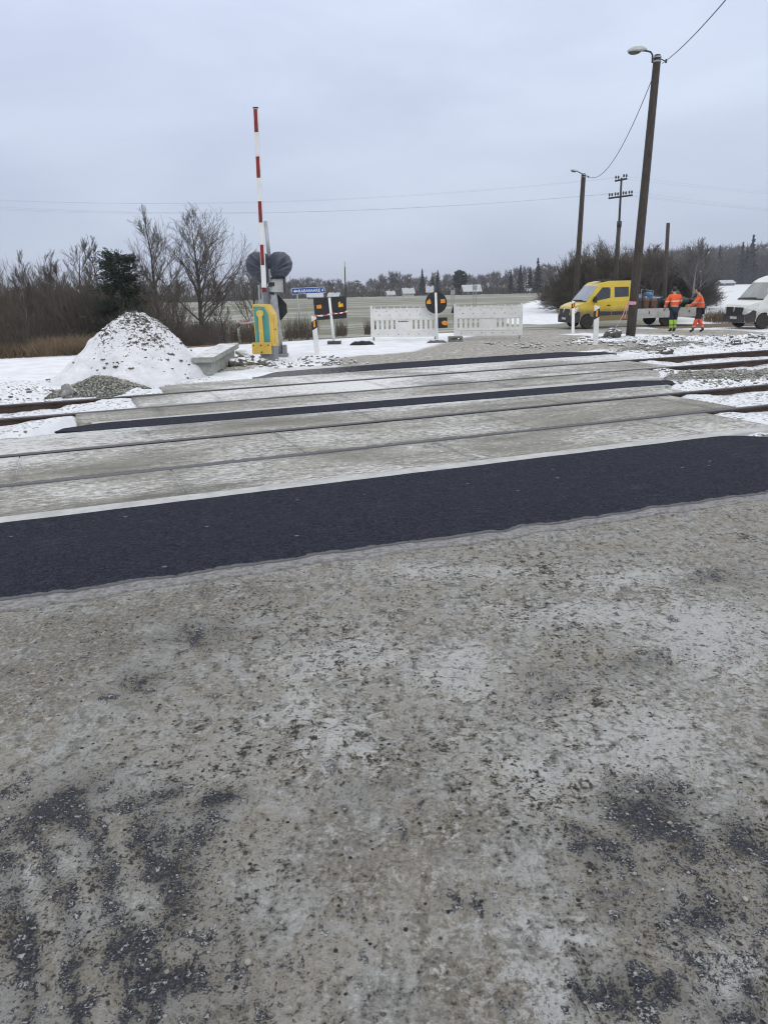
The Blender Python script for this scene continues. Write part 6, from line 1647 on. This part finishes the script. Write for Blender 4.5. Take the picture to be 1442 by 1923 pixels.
P = bed(5.55, 0.35); mb = MB(); mb.prism([(-0.25, -0.16, 0), (0.25, -0.16, 0), (0.28, -0.19, 0.38), (-0.28, -0.19, 0.38)], (0, 0.34, 0)); tag(mb.build('plastic_crate', BLACK, None, tuple(P), HEAD, bevel=0.01), 'black plastic crate on the flatbed left of the dark green sack', 'crate')
P = bed(6.86, 0.55); o = empty('storage_bin', tuple(P), HEAD, 'dark grey open topped bin at the rear of the flatbed', 'bin')
mb = MB(); mb.prism([(-0.19, -0.3, 0.0), (0.19, -0.3, 0.0), (0.25, -0.36, 0.50), (-0.25, -0.36, 0.50)], (0, 0.6, 0)); mb.build('bin_body', DKGREYM, o, bevel=0.01)
mb = MB(); mb.box((0, 0, 0.49), (0.54, 0.76, 0.05)); mb.build('rim', DKGREYM, o, bevel=0.01)
P = bed(6.75, -0.1); T_ = dep(1341, 508, P.y)-P
o = empty('folded_stand', tuple(P), 0, 'tall dark folded stand propped upright at the rear of the flatbed', 'stand')
DKB = M('dark_blue_steel', (0.05, 0.06, 0.075), 0.5, 0.3, var=0.25)
for k, (dx, f_, r_) in enumerate(((-0.06, 0.74, 0.055), (0.05, 0.70, 0.05), (0.0, 1.0, 0.022))):
    mb = MB(); mb.tube([(dx, 0.03*k, 0), Vector((dx*0.5, 0.03*k, 0))+T_*f_], r_, 6); mb.build('leg', DKB, o)
P = bed(6.35, 0.8); mb = MB(); mb.box((0, 0, 0.05), (0.35, 0.2, 0.1)); mb.tube([(0.05, 0, 0.1), (0.05, 0.02, 0.22), (-0.1, 0.02, 0.24)], 0.03, 6); tag(mb.build('hand_tool', M('tool_yellow', (0.5, 0.38, 0.1), 0.5, var=0.3), None, tuple(P), HEAD, bevel=0.01), 'small yellow hand tool on the flatbed beside the dark bin', 'tool')
# ================================================================== people
SKIN = M('skin', (0.42, 0.26, 0.19), 0.55, var=0.06)
HAIR = M('dark_hair', (0.018, 0.014, 0.012), 0.7, var=0.3)
BOOT = M('black_boot', (0.016, 0.015, 0.015), 0.6, var=0.3)
def banded(name, bands, base, rough=0.75, axis=2):
    """cloth with reflective and coloured bands at set heights"""
    mt, n, p = new_mat(name); b = NB(n); v = b.coord('Object'); s3 = b.add('ShaderNodeSeparateXYZ'); b.link(v, s3.inputs[0])
    z = b.math('ADD', s3.outputs[axis], b.math('MULTIPLY', b.math('SUBTRACT', b.noise(v, 8, 3), 0.5), 0.02))
    c = b.mix(b.ss(b.noise(v, 7, 4), 0.3, 0.7), tuple(x*0.85 for x in base), tuple(min(1, x*1.1) for x in base))
    for z0, z1, col in bands:
        m_ = b.math('MULTIPLY', b.ss(z, z0-0.006, z0+0.006), b.ss(z, z1+0.006, z1-0.006)); c = b.mix(m_, c, col)
    b.link(c, p.inputs['Base Color']); p.inputs['Roughness'].default_value = rough
    b.bump(p, b.noise(v, 9, 4, 0.6, 0.6), 0.6, 0.03)
    return mt
def skin(name, chains, mat, parent, root=0, sub=2):
    """chains: list of lists of (x, y, z, r); equal points are welded; grown with a Skin modifier"""
    vs = []; rs = []; es = []
    def idx(p):
        for i, v in enumerate(vs):
            if (Vector(v)-Vector(p[:3])).length < 1e-5: return i
        vs.append(tuple(p[:3])); rs.append(p[3]); return len(vs)-1
    for ch in chains:
        ii = [idx(p) for p in ch]
        for a, c in zip(ii[:-1], ii[1:]): es.append((a, c))
    me = bpy.data.meshes.new(name); me.from_pydata(vs, es, [])
    bm = bmesh.new(); bm.from_mesh(me); ly = bm.verts.layers.skin.verify(); bm.verts.ensure_lookup_table()
    for i, v in enumerate(bm.verts):
        r = rs[i]; v[ly].radius = (r, r) if not isinstance(r, tuple) else r; v[ly].use_root = (i == root)
    bm.to_mesh(me); bm.free()
    tmp = bpy.data.objects.new(name, me); COL.objects.link(tmp)
    tmp.modifiers.new('skin', 'SKIN').use_smooth_shade = True
    sm = tmp.modifiers.new('sub', 'SUBSURF'); sm.levels = sub; sm.render_levels = sub
    bpy.context.view_layer.update()
    m2 = bpy.data.meshes.new_from_object(tmp.evaluated_get(bpy.context.evaluated_depsgraph_get()))
    bpy.data.objects.remove(tmp)
    m2.name = name; m2.materials.clear(); m2.materials.append(mat)
    for p_ in m2.polygons: p_.use_smooth = True
    o = bpy.data.objects.new(name, m2); COL.objects.link(o); o.parent = parent
    return o
def person(px, py, yaw, label, J, jacket, trousers, shin=None, scale=1.0, hood=False):
    x_, y_ = at(px, py); o = empty('person', (x_, y_, zf(x_, y_)+0.005), yaw, label, 'person'); o.scale = (scale,)*3
    pel, bel, che, nb, nk, hd, ht = J['spine']
    def V3(p, r): return (p[0], p[1], p[2], r)
    body = [[V3(pel, .12), V3(bel, .11), V3(che, .13), V3(nb, .075), V3(nk, .058), V3(hd, .088), V3(ht, .07)]]
    nose = (hd[0]+J['face'][0]*0.105, hd[1]+J['face'][1]*0.105, hd[2]-0.01)
    body.append([V3(hd, .088), V3(nose, .018)])
    rt = (J['face'][1], -J['face'][0])
    for s_ in (-1, 1): body.append([V3(hd, .088), (hd[0]+rt[0]*0.088*s_, hd[1]+rt[1]*0.088*s_, hd[2], .022)])
    jk = [[V3(pel, .175), V3(bel, .165), V3(che, .175), V3(nb, .09)]]
    tz = [[V3(pel, .155)]]; bt = []
    for leg in J['legs']:
        hip, kn, an, toe = leg
        body.append([V3(pel, .12), V3(hip, .085), V3(kn, .058), V3(an, .042), V3(toe, .035)])
        tz.append([V3(pel, .155), V3(hip, .115), V3(kn, .088), (an[0], an[1], an[2]+0.06, .080)])
        bt.append([(an[0], an[1], an[2]+0.10, .062), V3(an, .058), V3(toe, .045)])
    for arm in J['arms']:
        sh, el, wr_, ha = arm
        W_ = Vector(wr_); Hn = Vector(ha); d = (Hn-W_).normalized(); sd_ = d.cross(Vector((0, 0, 1)));
        if sd_.length < 0.1: sd_ = d.cross(Vector((1, 0, 0)))
        sd_.normalize(); cl = d.cross(sd_).normalized()
        body.append([V3(che, .13), V3(sh, .065), V3(el, .044), V3(wr_, .030), V3(ha, .036)])
        for k in range(4):
            r0 = Hn+sd_*(0.030-0.020*k); Lf = (0.075, 0.085, 0.08, 0.062)[k]
            p1_ = r0+d*0.045; p2_ = p1_+d*Lf*0.5+cl*0.012; p3_ = p2_+d*Lf*0.35+cl*0.03
            body.append([V3(ha, .036), V3(tuple(p1_), .0105), V3(tuple(p2_), .0095), V3(tuple(p3_), .008)])
        tb = Hn+sd_*0.035-d*0.01; body.append([V3(ha, .036), V3(tuple(tb+sd_*0.025+d*0.02), .012), V3(tuple(tb+sd_*0.035+d*0.06), .009)])
        jk.append([V3(che, .175), V3(sh, .098), V3(el, .080), V3(wr_, .060)])
    skin('body', body, SKIN, o)
    skin('jacket', jk, jacket, o); skin('trousers', tz, trousers, o)
    for c in bt: skin('boot', [c], BOOT, o)
    hdv = Vector(hd)-Vector((J['face'][0], J['face'][1], 0))*0.02
    mb = MB(); f2 = Vector((J['face'][0], J['face'][1], 0)).normalized()
    def fnh(d, q_):
        k_ = max(0.0, d.dot(f2)); return q_*(1-0.32*k_*(1 if d.z < 0.55 else 0.3)) 
    mb.ell(tuple(hdv+Vector((0, 0, 0.035))), (0.100, 0.100, 0.115), 16, 12, 0, fnh)
    mb.build('hair' if not hood else 'hood', HAIR, o, smooth=True)
    for s_ in (-1, 1):
        mb = MB(); mb.ell((hd[0]+f2.x*0.080+rt[0]*0.032*s_, hd[1]+f2.y*0.080+rt[1]*0.032*s_, hd[2]+0.02), (0.013, 0.013, 0.010), 8, 6); mb.build('eye', BLACK, o)
    return o
ORJ = banded('orange_jacket', [(1.02, 1.07, (0.50, 0.48, 0.42)), (1.22, 1.27, (0.60, 0.56, 0.48)), (0.6, 0.90, (0.03, 0.03, 0.035))], (0.80, 0.105, 0.018))
NAVT = banded('navy_lime_trousers', [(0.10, 0.50, (0.36, 0.62, 0.06)), (0.27, 0.315, (0.10, 0.12, 0.06)), (0.12, 0.16, (0.45, 0.47, 0.42))], (0.016, 0.020, 0.038))
ORT = banded('black_orange_trousers', [(0.10, 0.56, (0.70, 0.085, 0.03)), (0.24, 0.28, (0.50, 0.36, 0.30))], (0.014, 0.014, 0.017))
ORJ2 = banded('orange_dark_jacket', [(0.98, 1.04, (0.50, 0.48, 0.46)), (1.20, 1.24, (0.55, 0.36, 0.30)), (1.43, 1.60, (0.45, 0.10, 0.03))], (0.80, 0.10, 0.02))
J1 = dict(spine=[(0, 0, .95), (0, .01, 1.10), (0, .05, 1.33), (0, .08, 1.50), (0, .10, 1.57), (0, .13, 1.68), (0, .14, 1.765)], face=(0.1, 1.0),
          legs=[[(-.09, 0, .90), (-.085, .02, .50), (-.08, 0, .09), (-.09, .15, .045)], [(.09, 0, .90), (.085, .02, .50), (.08, .01, .09), (.09, .16, .045)]],
          arms=[[(-.21, .06, 1.43), (-.31, .10, 1.17), (-.27, .27, .98), (-.26, .33, .93)], [(.21, .06, 1.43), (.33, .14, 1.22), (.36, .36, 1.13), (.36, .44, 1.12)]])
person(1262, 623.5, R_(8), 'worker in orange jacket and lime green trouser legs, back turned, at the flatbed', J1, ORJ, NAVT, scale=1.08)
J2 = dict(spine=[(0, 0, .95), (.0, .01, 1.10), (0, .05, 1.33), (0, .10, 1.49), (0, .13, 1.56), (0, .18, 1.66), (0, .19, 1.745)], face=(0.0, 1.0),
          legs=[[(-.09, 0, .90), (-.10, .12, .51), (-.09, .22, .10), (-.09, .36, .05)], [(.09, 0, .90), (.10, .04, .50), (.10, -.14, .10), (.11, -.01, .045)]],
          arms=[[(-.21, .08, 1.42), (-.27, .22, 1.20), (-.20, .40, 1.06), (-.19, .47, 1.03)], [(.21, .08, 1.42), (.29, .20, 1.22), (.22, .40, 1.12), (.20, .47, 1.10)]])
person(1311, 624.5, R_(62), 'worker in orange jacket and orange lower legs reaching over the flatbed side', J2, ORJ2, ORT, scale=1.06)

# ================================================================== haze
mb = MB(); mb.box((0, 480, 4.0), (2300, 1350, 18))
hzo = mb.build('haze', None or M('plain', (0.5, 0.5, 0.5)), None); hzo.data.materials.clear()
mt = bpy.data.materials.new('haze'); mt.use_nodes = True; n = mt.node_tree; n.nodes.clear()
o_ = n.nodes.new('ShaderNodeOutputMaterial'); p = n.nodes.new('ShaderNodeVolumePrincipled'); p.inputs['Color'].default_value = (0.86, 0.90, 1.0, 1); p.inputs['Density'].default_value = 0.00045; p.inputs['Anisotropy'].default_value = 0.2
n.links.new(p.outputs[0], o_.inputs['Volume']); hzo.data.materials.append(mt); hzo['kind'] = 'stuff'; tag(hzo, 'thin winter haze over the fields', 'haze')
